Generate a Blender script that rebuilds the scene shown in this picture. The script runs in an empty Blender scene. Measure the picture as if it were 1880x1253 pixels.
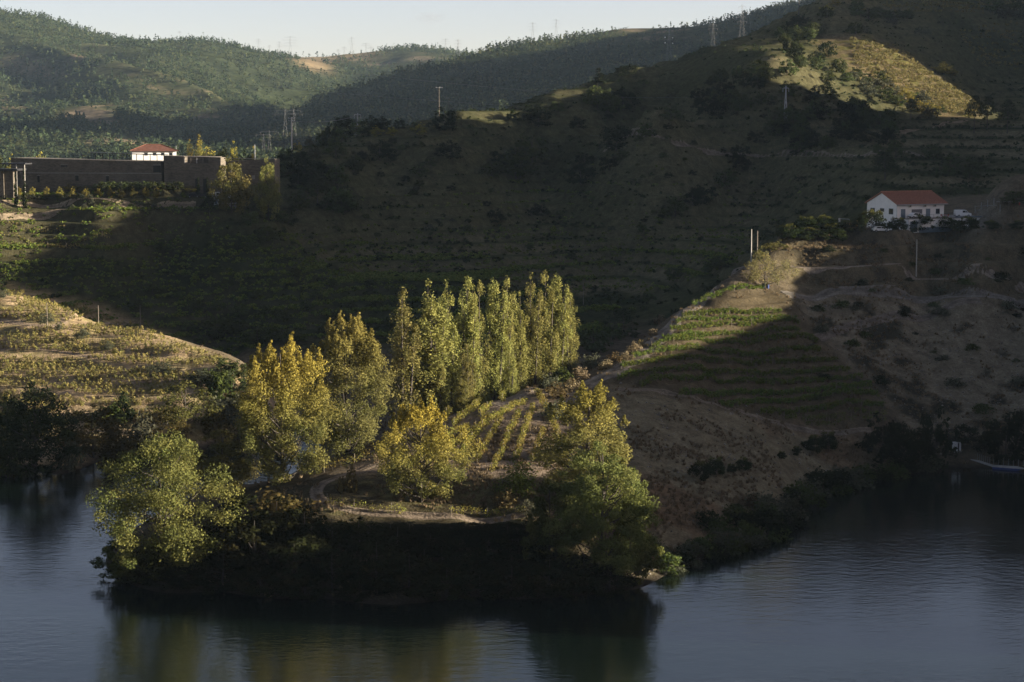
import bpy, math, random
import numpy as np

random.seed(11)
rng = np.random.default_rng(11)
sc = bpy.context.scene
COL = sc.collection

# ------------------------------------------------------------------ camera
CAM_H = 70.8
FPX = 3600.0                    # focal length in pixels of the 1880 px wide photograph
PITCH = math.atan(396.5 / FPX)
cam = bpy.data.cameras.new('camera')
cam.sensor_width = 36.0
cam.lens = 36.0 * FPX / 1880.0
cam.clip_start = 0.5
cam.clip_end = 30000.0
cam_ob = bpy.data.objects.new('camera', cam)
cam_ob.location = (0, 0, CAM_H)
cam_ob.rotation_euler = (math.radians(90) - PITCH, 0, 0)
COL.objects.link(cam_ob)
sc.camera = cam_ob

# ------------------------------------------------------------------ daylight
SUN_EL = math.radians(11.5)
SUN_AZ = math.radians(96.0)      # clockwise from the view direction: the sun stands to the right
SUN_DIR = np.array([math.sin(SUN_AZ) * math.cos(SUN_EL), math.cos(SUN_AZ) * math.cos(SUN_EL), math.sin(SUN_EL)])
world = bpy.data.worlds.new('World')
sc.world = world
world.use_nodes = True
wn = world.node_tree.nodes
wl = world.node_tree.links
wn.clear()
sky = wn.new('ShaderNodeTexSky')
sky.sky_type = 'NISHITA'
sky.sun_disc = False
sky.sun_elevation = SUN_EL
sky.sun_rotation = SUN_AZ
sky.altitude = 0
sky.air_density = 0.5
sky.dust_density = 0.6
sky.ozone_density = 0.0
bg = wn.new('ShaderNodeBackground')
bg.inputs['Strength'].default_value = 0.05
wo = wn.new('ShaderNodeOutputWorld')
tint = wn.new('ShaderNodeVectorMath')       # white balance of the sky light
tint.operation = 'MULTIPLY'
tint.inputs[1].default_value = (1.175, 0.96, 0.885)
wl.new(sky.outputs[0], tint.inputs[0])
wl.new(tint.outputs[0], bg.inputs[0])
wl.new(bg.outputs[0], wo.inputs[0])
sun = bpy.data.lights.new('sun', 'SUN')
sun.energy = 5.0
sun.angle = math.radians(0.5)
sun.color = (1.0, 0.88, 0.70)
sun_ob = bpy.data.objects.new('sun', sun)
import mathutils
sun_ob.rotation_euler = mathutils.Vector(SUN_DIR).to_track_quat('Z', 'Y').to_euler()
sun_ob.location = (300, 0, 300)
COL.objects.link(sun_ob)
sc.view_settings.view_transform = 'Standard'
sc.view_settings.look = 'None'
sc.view_settings.exposure = 1.93
sc.view_settings.gamma = 1.0
sc.view_settings.use_curve_mapping = False
sc.cycles.max_bounces = 6
sc.cycles.diffuse_bounces = 2
sc.cycles.glossy_bounces = 3
sc.cycles.transmission_bounces = 4
sc.cycles.volume_bounces = 0
sc.cycles.transparent_max_bounces = 4

# ------------------------------------------------------------------ helpers
def ray(px, py):
    u = (px - 940.0) / FPX
    v = (626.5 - py) / FPX
    c, s = math.cos(PITCH), math.sin(PITCH)
    y = c + v * s
    return u / y, (v * c - s) / y          # slopes dX/dY, dZ/dY

def P(px, py, d):
    a, b = ray(px, py)
    return (a * d, d, CAM_H + b * d)

def hash2(ix, iy, seed):
    h = (ix.astype(np.int64) * 374761393 + iy.astype(np.int64) * 668265263 + seed * 1442695041) & 0xFFFFFFFF
    h = ((h ^ (h >> 13)) * 1274126177) & 0xFFFFFFFF
    return ((h ^ (h >> 16)) & 0xFFFF) / 65535.0

def vnoise(x, y, seed=0):
    ix = np.floor(x); iy = np.floor(y)
    fx = x - ix; fy = y - iy
    fx = fx * fx * fx * (fx * (fx * 6 - 15) + 10)
    fy = fy * fy * fy * (fy * (fy * 6 - 15) + 10)
    a = hash2(ix, iy, seed); b = hash2(ix + 1, iy, seed)
    c = hash2(ix, iy + 1, seed); d = hash2(ix + 1, iy + 1, seed)
    return (a * (1 - fx) + b * fx) * (1 - fy) + (c * (1 - fx) + d * fx) * fy - 0.5

def fbm(x, y, scale, octs=4, seed=0, gain=0.5):
    r = np.zeros(np.broadcast(x, y).shape)
    amp = 1.0; f = 1.0 / scale
    for o in range(octs):
        r += amp * vnoise(x * f + 17.3 * o, y * f - 9.1 * o, seed + o)
        amp *= gain; f *= 2.03
    return r

def sstep(a, b, x):
    t = np.clip((x - a) / (b - a), 0, 1)
    return t * t * (3 - 2 * t)

def tps_fit(pts, lam=1e-4):
    pts = np.asarray(pts, float)
    n = len(pts)
    r2 = ((pts[:, None, :2] - pts[None, :, :2]) ** 2).sum(2)
    K = 0.5 * r2 * np.log(r2 + 1e-12) + lam * np.eye(n)
    A = np.zeros((n + 3, n + 3))
    A[:n, :n] = K
    A[:n, n] = 1; A[:n, n + 1:] = pts[:, :2]
    A[n, :n] = 1; A[n + 1:, :n] = pts[:, :2].T
    b = np.zeros(n + 3); b[:n] = pts[:, 2]
    w = np.linalg.solve(A, b)
    return pts[:, :2], w

def tps_eval(model, x, y):
    P2, w = model
    n = len(P2)
    out = w[n] + w[n + 1] * x + w[n + 2] * y
    for i in range(n):
        r2 = (x - P2[i, 0]) ** 2 + (y - P2[i, 1]) ** 2
        out = out + w[i] * 0.5 * r2 * np.log(r2 + 1e-12)
    return out

def mesh_np(name, verts, faces, mat=None, cols=None, smooth=False):
    me = bpy.data.meshes.new(name)
    verts = np.asarray(verts, np.float32); faces = np.asarray(faces, np.int32)
    k = faces.shape[1]
    me.vertices.add(len(verts)); me.vertices.foreach_set('co', verts.ravel())
    me.loops.add(faces.size); me.loops.foreach_set('vertex_index', faces.ravel())
    me.polygons.add(len(faces))
    me.polygons.foreach_set('loop_start', np.arange(0, faces.size, k, dtype=np.int32))
    if smooth:
        me.polygons.foreach_set('use_smooth', np.ones(len(faces), bool))
    if cols is not None:
        at_ = me.attributes.new('Col', 'FLOAT_COLOR', 'POINT')
        c4 = np.ones((len(verts), 4), np.float32); c4[:, :3] = cols
        at_.data.foreach_set('color', c4.ravel())
    if mat is not None:
        me.materials.append(mat)
    me.update(calc_edges=True)
    return me

def link(name, me, parent=None, loc=None, rotz=None, scale=None):
    o = bpy.data.objects.new(name, me)
    COL.objects.link(o)
    if parent is not None: o.parent = parent
    if loc is not None: o.location = loc
    if rotz is not None: o.rotation_euler = (0, 0, rotz)
    if scale is not None: o.scale = scale if hasattr(scale, '__len__') else (scale,) * 3
    return o

def structure(name, me):
    o = link(name, me); o['kind'] = 'structure'; return o

def tag(o, label, cat, group=None):
    o['label'] = label; o['category'] = cat
    if group: o['group'] = group
    return o

# ------------------------------------------------------------------ materials
def new_mat(name):
    m = bpy.data.materials.new(name); m.use_nodes = True
    nt = m.node_tree; nt.nodes.clear()
    return m, nt.nodes, nt.links

def ground_material(name, s1=0.35, s2=2.5, bump=0.6, rough=0.95):
    m, n, l = new_mat(name)
    out = n.new('ShaderNodeOutputMaterial'); b = n.new('ShaderNodeBsdfDiffuse')
    b.inputs['Roughness'].default_value = 0.6
    a = n.new('ShaderNodeAttribute'); a.attribute_name = 'Col'
    g = n.new('ShaderNodeNewGeometry')
    n1 = n.new('ShaderNodeTexNoise'); n1.inputs['Scale'].default_value = s1; n1.inputs['Detail'].default_value = 5
    n1.inputs['Roughness'].default_value = 0.7
    n2 = n.new('ShaderNodeTexNoise'); n2.inputs['Scale'].default_value = s2; n2.inputs['Detail'].default_value = 4
    l.new(g.outputs['Position'], n1.inputs['Vector']); l.new(g.outputs['Position'], n2.inputs['Vector'])
    mr = n.new('ShaderNodeMapRange'); mr.inputs[1].default_value = 0.3; mr.inputs[2].default_value = 0.7
    mr.inputs[3].default_value = 0.55; mr.inputs[4].default_value = 1.45
    l.new(n1.outputs[0], mr.inputs[0])
    mr2 = n.new('ShaderNodeMapRange'); mr2.inputs[1].default_value = 0.3; mr2.inputs[2].default_value = 0.7
    mr2.inputs[3].default_value = 0.7; mr2.inputs[4].default_value = 1.3
    l.new(n2.outputs[0], mr2.inputs[0])
    mu = n.new('ShaderNodeMath'); mu.operation = 'MULTIPLY'
    l.new(mr.outputs[0], mu.inputs[0]); l.new(mr2.outputs[0], mu.inputs[1])
    vm = n.new('ShaderNodeVectorMath'); vm.operation = 'SCALE'
    l.new(a.outputs['Color'], vm.inputs[0]); l.new(mu.outputs[0], vm.inputs['Scale'])
    l.new(vm.outputs[0], b.inputs['Color'])
    if bump:
        bp = n.new('ShaderNodeBump'); bp.inputs['Strength'].default_value = bump; bp.inputs['Distance'].default_value = 0.4
        l.new(n2.outputs[0], bp.inputs['Height']); l.new(bp.outputs[0], b.inputs['Normal'])
    l.new(b.outputs[0], out.inputs['Surface'])
    return m

def leaf_material(name, transl=0.35, gain=1.0):
    m, n, l = new_mat(name)
    out = n.new('ShaderNodeOutputMaterial')
    a = n.new('ShaderNodeAttribute'); a.attribute_name = 'Col'
    oi = n.new('ShaderNodeObjectInfo')
    hs = n.new('ShaderNodeHueSaturation')
    m1 = n.new('ShaderNodeMapRange'); m1.inputs[3].default_value = 0.485; m1.inputs[4].default_value = 0.515
    m2 = n.new('ShaderNodeMapRange'); m2.inputs[3].default_value = 0.8 * gain; m2.inputs[4].default_value = 1.2 * gain
    l.new(oi.outputs['Random'], m1.inputs[0]); l.new(oi.outputs['Random'], m2.inputs[0])
    l.new(m1.outputs[0], hs.inputs['Hue']); l.new(m2.outputs[0], hs.inputs['Value'])
    l.new(a.outputs['Color'], hs.inputs['Color'])
    d = n.new('ShaderNodeBsdfDiffuse'); t = n.new('ShaderNodeBsdfTranslucent')
    mx = n.new('ShaderNodeMixShader'); mx.inputs[0].default_value = transl
    l.new(hs.outputs[0], d.inputs['Color']); l.new(hs.outputs[0], t.inputs['Color'])
    l.new(d.outputs[0], mx.inputs[1]); l.new(t.outputs[0], mx.inputs[2])
    l.new(mx.outputs[0], out.inputs['Surface'])
    return m

def flat_material(name, col, rough=0.7, noise=0.25, scale=1.5, metallic=0.0, spec=0.3, stretch=None, bump=0.0):
    m, n, l = new_mat(name)
    out = n.new('ShaderNodeOutputMaterial'); b = n.new('ShaderNodeBsdfPrincipled')
    b.inputs['Roughness'].default_value = rough; b.inputs['Metallic'].default_value = metallic
    b.inputs['Specular IOR Level'].default_value = spec
    tc = n.new('ShaderNodeTexCoord'); mp = n.new('ShaderNodeMapping')
    if stretch: mp.inputs['Scale'].default_value = stretch
    l.new(tc.outputs['Object'], mp.inputs[0])
    nz = n.new('ShaderNodeTexNoise'); nz.inputs['Scale'].default_value = scale; nz.inputs['Detail'].default_value = 5
    l.new(mp.outputs[0], nz.inputs['Vector'])
    mr = n.new('ShaderNodeMapRange'); mr.inputs[1].default_value = 0.3; mr.inputs[2].default_value = 0.7
    mr.inputs[3].default_value = 1 - noise; mr.inputs[4].default_value = 1 + noise
    l.new(nz.outputs[0], mr.inputs[0])
    vm = n.new('ShaderNodeVectorMath'); vm.operation = 'SCALE'; vm.inputs[0].default_value = col
    l.new(mr.outputs[0], vm.inputs['Scale']); l.new(vm.outputs[0], b.inputs['Base Color'])
    if bump:
        bp = n.new('ShaderNodeBump'); bp.inputs['Strength'].default_value = bump; bp.inputs['Distance'].default_value = 0.05
        l.new(nz.outputs[0], bp.inputs['Height']); l.new(bp.outputs[0], b.inputs['Normal'])
    l.new(b.outputs[0], out.inputs['Surface'])
    return m

M_GROUND = ground_material('soil_and_dry_grass')
M_FAR = ground_material('far_hill_ground', 0.02, 0.12, 0.0)
M_LEAF = leaf_material('leaves')
M_BARK = flat_material('bark', (0.06, 0.05, 0.04), 0.9, 0.4, 3.0)

# ------------------------------------------------------------------ terrain of the near valley
CP = []                                     # control points: photo pixel + distance -> world
def cp(px, py, d, dz=0): x, y, z = P(px, py, d); CP.append((x, y, z + dz))
def shore(px, py):
    a, b = ray(px, py); d = -CAM_H / b; CP.append((a * d, d, 0.0)); return a * d, d
def w3(x, y, z): CP.append((x, y, z))

SH = [(1880, 868), (1750, 858), (1600, 880), (1475, 930), (1400, 990), (1240, 1045), (1190, 1075), (1100, 1090), (1000, 1098),
      (800, 1104), (600, 1100), (400, 1086), (230, 1068), (195, 1040), (225, 985), (330, 925), (430, 860), (500, 815), (560, 785),
      (540, 775), (430, 800), (300, 826), (200, 840), (100, 872), (0, 880), (-120, 890)]
SHW = [shore(*p) for p in SH]
# river bed
for x, y, z in [(-130, 265, -4), (-60, 265, -5), (0, 265, -5), (60, 265, -5), (120, 265, -5), (-105, 320, -4), (-75, 350, -3.5), (-55, 400, -2.2),
                (-95, 385, -2.5), (-130, 340, -4), (70, 330, -3), (95, 365, -3), (100, 300, -4), (55, 310, -3), (85, 345, -3.5), (-48, 430, -1.2), (-180, 330, -4)]:
    w3(x, y, z)
# peninsula
for a in [(600, 938, 311), (720, 948, 310), (840, 952, 310), (960, 950, 310), (870, 1024, 301), (1040, 960, 314), (430, 940, 318), (330, 985, 312),
          (560, 905, 321), (640, 880, 328), (760, 880, 328), (900, 880, 330), (700, 845, 340), (820, 845, 340), (950, 850, 338), (1040, 850, 340),
          (850, 800, 355), (950, 790, 356), (1010, 790, 357), (815, 772, 365), (900, 738, 377), (960, 740, 377), (1000, 722, 384), (1040, 745, 374),
          (970, 708, 388), (1080, 712, 386), (1140, 672, 398), (1250, 572, 438), (1330, 514, 462), (1372, 487, 474), (1110, 780, 366), (1130, 850, 345)]:
    cp(*a)
# behind the vineyard: ground under the poplars, falling to the hidden valley
for px, py, d in [(730, 780, 398), (790, 775, 398), (850, 762, 398), (900, 748, 398), (950, 730, 398), (1000, 712, 400), (1050, 690, 402)]: cp(px, py, d)
for x, y, z in [(-30, 450, 4), (-12, 430, 9), (0, 440, 9), (0, 480, 5), (25, 470, 10), (30, 520, 8), (50, 500, 16), (75, 540, 20), (-45, 480, 2), (-45, 520, 4), (-20, 520, 5)]: w3(x, y, z)
# left slope with the bush vines
for a in [(0, 760, 452), (0, 700, 470), (0, 640, 495), (0, 590, 518), (0, 536, 545), (130, 700, 466), (130, 640, 492), (130, 572, 527), (260, 700, 462),
          (260, 640, 488), (260, 606, 505), (350, 720, 452), (350, 660, 476), (340, 640, 484), (430, 690, 462), (425, 668, 470), (-130, 640, 500), (-130, 500, 560), (-260, 600, 530), (-260,480,580), (-300,880,410)]: cp(*a)
for x, y, z in [(-70, 545, 6), (-80, 560, 4), (-115, 572, 9), (-155, 572, 16), (-190, 585, 20)]: w3(x, y, z)
# right-hand bank, terraced vines, house hill
for a in [(1240, 1000, 319), (1200, 900, 336), (1200, 800, 361), (1400, 905, 350), (1400, 830, 371), (1300, 780, 374), (1520, 835, 391), (1130, 716, 384),
          (1250, 722, 387), (1400, 772, 391), (1580, 784, 404), (1140, 692, 393), (1300, 690, 404), (1450, 690, 418), (1600, 700, 426), (1220, 630, 415), (1360, 630, 428), (1500, 630, 438),
          (1280, 575, 438), (1440, 575, 448), (1400, 530, 462), (1500, 545, 468), (1700, 545, 480), (1880, 549, 484), (1600, 610, 455), (1750, 620, 458), (1880, 620, 462),
          (1700, 700, 438), (1850, 700, 442), (1680, 775, 416), (1880, 770, 424), (1760, 815, 411), (1880, 825, 409), (1680, 506, 488), (1480, 500, 480), (1880, 500, 494), (1500, 440, 492),
          (1650, 434, 497), (1800, 434, 499), (1880, 432, 500), (1600, 424, 503), (1800, 424, 505), (1600, 418, 520), (1780, 418, 516), (1850, 375, 530), (1830,400,515), (1420, 445, 492), (1440, 430, 506)]: cp(*a)
# far side of the valley: the big shaded hill
for a in [(1100, 596, 600), (1250, 545, 630), (1350, 482, 655), (1450, 410, 690), (1580, 380, 640), (1650, 345, 640), (1800, 345, 640), (850, 566, 600), (650, 604, 580), (450, 642, 556), (300, 575, 588),
          (100, 540, 590), (650, 500, 660), (900, 480, 690), (300, 490, 625), (0, 515, 592), (1150, 455, 735), (1000, 400, 780), (700, 420, 730), (500, 420, 690), (1300, 400, 760), (1000, 320, 850),
          (700, 330, 790), (600, 310, 770), (1200, 300, 870), (1400, 330, 810), (1600, 300, 750), (1880, 320, 700),
          (560, 277, 830), (700, 236, 862), (850, 205, 900), (1000, 170, 950), (1150, 130, 1000), (1300, 90, 1040), (1420, 50, 1080), (1500, 6, 1105),
          (1200, 200, 855), (1400, 150, 872), (1450, 225, 840), (1600, 140, 960), (1560, 220, 850), (1700, 235, 860), (1880, -10, 1200), (1700, -5, 1165), (1600, -3, 1140), (1790, 130, 1040), (1740, 80, 1070), (1880, 110, 1080), (1880, 210, 940), (1600, 60, 1050), (1500, 75, 1035), (1680, 155, 970), (1780, 215, 900), (1620, 30, 1100)]: cp(*a)
# terrace of the long stone estate on the left
for a in [(0, 348, 662), (200, 348, 662), (420, 346, 664), (-150, 350, 660), (480, 335, 680), (0, 372, 650), (300, 374, 650), (430, 375, 655), (0, 410, 632), (200, 412, 630), (380, 420, 636),
          (0, 460, 612), (200, 462, 612), (-150, 400, 640), (-150, 460, 612)]: cp(*a)
for x, y, z in [(-170, 700, 50), (-100, 700, 50), (-170, 740, 49), (-120, 800, 44), (-250, 700, 50), (-250, 800, 45), (-90, 760, 53), (-200, 900, 30), (-120, 950, 30)]: w3(x, y, z)
# back of the ridge
for x, y, z in [(-60, 1000, 45), (0, 1050, 62), (60, 1120, 80), (120, 1200, 98), (200, 1290, 120), (320, 1340, 150), (450, 1300, 190), (-150, 1150, 25), (0, 1250, 50), (150, 1350, 85)]: w3(x, y, z)
# hill going on unseen to the right, crest and gaps shaped for its shadow
RIGHT = [(248, 148, 10), (256, 152, 40), (271, 159, 40), (280, 162, 22), (288, 165, 8), (300, 170, 18), (320, 175, 42), (345, 180, 50), (375, 188, 54), (410, 200, 50), (440, 208, 51), (468, 215, 60), (500, 222, 75), (540, 231, 100), (575, 240, 110), (610, 250, 116), (645, 260, 122),
         (690, 270, 138), (780, 296, 150), (838, 315, 150), (862, 322, 98), (905, 333, 88), (945, 344, 92), (985, 355, 100), (1012, 363, 160), (1070, 380, 178)]
for y, x, z in RIGHT:
    w3(x, y, z); w3(x + 60, y, z + (-6 if y < 310 else 6 if y < 850 or y > 1000 else -4)); w3(x + 170, y, z - 14)
for x, y, z in [(105, 262, -4), (100, 240, -5), (0, 240, -5), (-100, 240, -5), (150, 236, -3), (118, 330, 3), (128, 390, 14), (140, 440, 28), (158, 500, 50), (185, 600, 58), (215, 700, 66), (400, 1150, 172)]: w3(x, y, z)

CP = np.array(CP)
def warp(x, y): return 3.0 * x / y, np.log(y / 400.0)
_a, _b = warp(CP[:, 0], CP[:, 1])
TM = tps_fit(np.stack([_a, _b, CP[:, 2]], 1), 2e-4)

NU, NW = 560, 700
U0, U1, Y0, Y1 = -0.46, 0.66, 238.0, 1340.0
gu = np.linspace(U0, U1, NU)
gw = np.geomspace(Y0, Y1, NW)
GU, GY = np.meshgrid(gu, gw)                 # rows: distance, columns: bearing
GX = GU * GY
GZ = tps_eval(TM, *warp(GX, GY))
def pix(x, y, z):
    c, s = math.cos(PITCH), math.sin(PITCH)
    dz = z - CAM_H
    f = y * c - dz * s
    up = y * s + dz * c
    return 940 + FPX * x / f, 626.5 - FPX * up / f

def inpoly(px, py, poly):
    r = np.zeros(px.shape, bool)
    n = len(poly)
    for i in range(n):
        x1, y1 = poly[i]; x2, y2 = poly[(i + 1) % n]
        if y1 == y2: continue
        c = ((y1 > py) != (y2 > py)) & (px < (x2 - x1) * (py - y1) / (y2 - y1) + x1)
        r ^= c
    return r
def blur(a, k):
    for _ in range(2):
        for ax in (0, 1):
            c = np.cumsum(np.pad(a, [(k + 1, k) if i == ax else (0, 0) for i in (0, 1)], mode='edge'), axis=ax)
            a = (np.take(c, range(2 * k + 1, c.shape[ax]), axis=ax) - np.take(c, range(0, c.shape[ax] - 2 * k - 1), axis=ax)) / (2 * k + 1)
    return a
# ------------------------------------------------------------------ zones, terraces, colours of the ground
PXs, PYs = pix(GX, GY, GZ)
main = sstep(560, 600, GY)
zl = inpoly(PXs, PYs, [(-500, 380), (0, 520), (150, 556), (260, 598), (430, 664), (560, 775), (300, 832), (0, 885), (-500, 930)]) & (GY > 395) & (GY < 590)
m_left = blur(zl.astype(float), 2)
m_pen = blur((inpoly(PXs, PYs, [(560, 960), (570, 900), (690, 840), (820, 760), (900, 730), (1000, 700), (1090, 705), (1060, 850), (1050, 960), (700, 1000)]) & (GY < 400)).astype(float), 2)
m_bank = blur((inpoly(PXs, PYs, [(1120, 700), (1300, 745), (1560, 790), (1620, 830), (1500, 900), (1250, 1060), (1180, 1080), (1120, 850)]) & (GY < 410)).astype(float), 2)
m_spoil = blur((inpoly(PXs, PYs, [(1440, 545), (1880, 552), (2300, 560), (2300, 820), (1700, 830), (1610, 720), (1500, 610)]) & (GY > 400) & (GY < 500)).astype(float), 2)
m_terr = blur((inpoly(PXs, PYs, [(1110, 700), (1290, 540), (1440, 530), (1500, 610), (1630, 770), (1540, 792), (1300, 745)]) & (GY > 380) & (GY < 470)).astype(float), 2)
m_house = blur((inpoly(PXs, PYs, [(1440, 540), (1400, 420), (1600, 425), (2000, 425), (2400, 440), (2400, 550)]) & (GY > 470) & (GY < 520)).astype(float), 2)
m_spur = blur((inpoly(PXs, PYs, [(1490, 70), (1590, 62), (1680, 110), (1790, 180), (1800, 215), (1740, 225), (1640, 180), (1560, 130)]) & (GY > 850)).astype(float), 2)
m_vine = blur((inpoly(PXs, PYs, [(500, 450), (900, 330), (1180, 320), (1400, 380), (1360, 450), (1200, 470), (620, 560)]) & (GY > 600)).astype(float), 6)
m_quin = blur((inpoly(PXs, PYs, [(-400, 335), (420, 335), (440, 380), (300, 470), (-400, 520)]) & (GY > 590) & (GY < 690)).astype(float), 3)

# house platform and estate yard are level
HOUSE_Z = P(1650, 425, 503)[2]
m_pad = blur((inpoly(PXs, PYs, [(1530, 430), (1545, 398), (1830, 398), (1815, 430)]) & (GY > 498) & (GY < 536)).astype(float), 2)
GZ = GZ * (1 - m_pad) + HOUSE_Z * m_pad
# spoil heap beside the house
hx, hy, hz = P(1865, 425, 508)
GZ += 8.0 * np.exp(-(((GX - hx - 6) / 13.0) ** 4 + ((GY - hy - 12) / 9.0) ** 4))

# gully added to the unseen hill so sunlight reaches the riverside alder
GZ -= 20.0 * np.exp(-((GX - 182) / 32.0) ** 2 - ((GY - 287.5) / 6.0) ** 2)
# relief
far_amp = sstep(560, 700, GY)
land = sstep(-0.5, 1.5, GZ)
GZ += land * (fbm(GX, GY, 7.0, 4, 3) * (0.35 + 0.5 * m_spoil + 0.25 * m_bank) + fbm(GX, GY, 45.0, 4, 5) * (3.0 * far_amp))
GZ += land * m_spoil * fbm(GX, GY, 16.0, 3, 8) * 1.2
# terraces on the big hill: level treads and short steep risers
TER = np.zeros_like(GZ)
def terrace(mask, h, off, seed, r0=0.5, wob=1.6):
    global GZ, TER
    zz = GZ + fbm(GX, GY, 60.0, 3, seed) * wob + off
    fr = zz / h - np.floor(zz / h)
    st = h * (np.floor(zz / h) + sstep(r0, 1.0, fr))
    GZ = GZ + mask * (st - zz + h * 0.25)
    TER = np.maximum(TER, mask * sstep(r0 - 0.1, r0 + 0.2, fr) * (1 - sstep(0.82, 1.0, fr)))
brk = sstep(-0.25, 0.05, fbm(GX, GY, 120.0, 3, 21))
terrace(sstep(610, 660, GY) * (1 - m_quin) * (0.75 + 0.25 * brk) * (1 - 0.7 * m_spur), 3.8, 0, 31, 0.5, 1.0)
terrace(m_quin * sstep(-500, -200, PXs), 3.6, 1.0, 33, 0.6, 0.6)
terrace(m_house * 0.9, 4.0, 0.6, 35, 0.6, 0.8)
terrace(m_terr * 0.8, 1.55, 0.2, 36, 0.55, 0.1)
terrace(m_left * 0.45, 2.6, 0.3, 37, 0.6, 1.2)

def mixc(c, m, col):
    return c * (1 - m[..., None]) + np.array(col) * m[..., None]
n1 = fbm(GX, GY, 25.0, 5, 41); n2 = fbm(GX, GY, 6.0, 4, 44); n3 = fbm(GX, GY, 90.0, 3, 47)
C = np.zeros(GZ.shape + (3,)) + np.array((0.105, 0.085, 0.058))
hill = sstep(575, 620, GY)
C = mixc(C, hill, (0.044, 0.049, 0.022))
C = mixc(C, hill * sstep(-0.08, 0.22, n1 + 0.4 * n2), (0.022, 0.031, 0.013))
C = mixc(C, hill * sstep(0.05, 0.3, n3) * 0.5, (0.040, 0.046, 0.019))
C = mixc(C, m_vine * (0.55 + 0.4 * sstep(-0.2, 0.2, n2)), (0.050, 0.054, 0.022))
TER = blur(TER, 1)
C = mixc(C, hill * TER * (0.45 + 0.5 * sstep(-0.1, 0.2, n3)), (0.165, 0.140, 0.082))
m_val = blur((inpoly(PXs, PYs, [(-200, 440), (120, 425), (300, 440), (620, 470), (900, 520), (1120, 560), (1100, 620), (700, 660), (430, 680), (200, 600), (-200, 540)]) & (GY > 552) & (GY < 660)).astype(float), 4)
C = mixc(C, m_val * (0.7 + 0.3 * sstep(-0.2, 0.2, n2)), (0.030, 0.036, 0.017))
C = mixc(C, m_spur, (0.15, 0.118, 0.066))
C = mixc(C, m_spur * sstep(0.0, 0.2, n2), (0.12, 0.11, 0.04))
C = mixc(C, m_quin, (0.042, 0.044, 0.022))
C = mixc(C, m_quin * TER * 0.8, (0.10, 0.080, 0.050))
C = mixc(C, m_left, (0.30, 0.225, 0.135))
C = mixc(C, m_left * TER * 0.7, (0.36, 0.26, 0.16))
C = mixc(C, m_left * sstep(-0.1, 0.2, n2) * 0.65, (0.17, 0.15, 0.06))
C = mixc(C, m_pen, (0.20, 0.155, 0.115))
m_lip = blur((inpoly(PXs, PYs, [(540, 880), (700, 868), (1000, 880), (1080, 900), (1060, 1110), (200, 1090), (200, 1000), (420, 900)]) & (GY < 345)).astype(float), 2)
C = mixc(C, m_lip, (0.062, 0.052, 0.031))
C = mixc(C, m_pen * sstep(0.0, 0.25, n2) * 0.6, (0.12, 0.11, 0.05))
C = mixc(C, m_bank, (0.165, 0.140, 0.088))
C = mixc(C, m_bank * sstep(0.05, 0.25, n1) * 0.6, (0.15, 0.09, 0.052))
C = mixc(C, m_spoil, (0.165, 0.140, 0.096))
C = mixc(C, m_spoil * sstep(0.1, 0.35, n2 + 0.5 * n1), (0.035, 0.033, 0.022))
C = mixc(C, m_terr, (0.082, 0.066, 0.040))
C = mixc(C, m_terr * TER * 0.5, (0.10, 0.080, 0.050))
C = mixc(C, m_house, (0.095, 0.080, 0.048))
C = mixc(C, m_house * sstep(0.0, 0.2, n2 + n1), (0.034, 0.031, 0.02))
C = mixc(C, m_house * TER * 0.7, (0.10, 0.08, 0.055))
C = mixc(C, m_pad, (0.16, 0.14, 0.11))
C = mixc(C, 1 - sstep(0.1, 0.9, GZ), (0.045, 0.038, 0.028))
C = np.clip(C, 0.004, 1)

def grid_faces(nr, nc):
    i = np.arange(nr * nc).reshape(nr, nc)
    return np.stack([i[:-1, :-1], i[:-1, 1:], i[1:, 1:], i[1:, :-1]], -1).reshape(-1, 4)

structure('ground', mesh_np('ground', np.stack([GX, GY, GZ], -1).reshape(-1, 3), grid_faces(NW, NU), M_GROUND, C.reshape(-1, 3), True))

_lw0, _lw1 = math.log(Y0), math.log(Y1)
def ground_z(x, y):
    x = np.asarray(x, float); y = np.asarray(y, float)
    fu = np.clip((x / y - U0) / (U1 - U0) * (NU - 1), 0, NU - 1.001)
    fw = np.clip((np.log(y) - _lw0) / (_lw1 - _lw0) * (NW - 1), 0, NW - 1.001)
    iu = fu.astype(int); iw = fw.astype(int); a = fu - iu; b = fw - iw
    return (GZ[iw, iu] * (1 - a) + GZ[iw, iu + 1] * a) * (1 - b) + (GZ[iw + 1, iu] * (1 - a) + GZ[iw + 1, iu + 1] * a) * b
_YS = np.geomspace(240, 1335, 2800)
def at(px, py, ymin=0, ymax=1e9):
    """where the line of sight through a point of the photograph meets the ground"""
    a, b = ray(px, py)
    ys = _YS[(_YS > ymin) & (_YS < ymax)]
    h = CAM_H + b * ys - ground_z(a * ys, ys)
    k = np.nonzero(h <= 0)[0]
    if len(k) == 0:
        k = [int(np.argmin(h))]
    y = float(ys[k[0]])
    return (a * y, y, float(ground_z(a * y, y)))
def place(px, d):
    """a point of the ground on a given bearing and distance"""
    x = ray(px, 626)[0] * d
    return (x, d, float(ground_z(x, d)))
def mpp(p):
    return p[1] / FPX          # metres to a photograph pixel at a point

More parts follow.
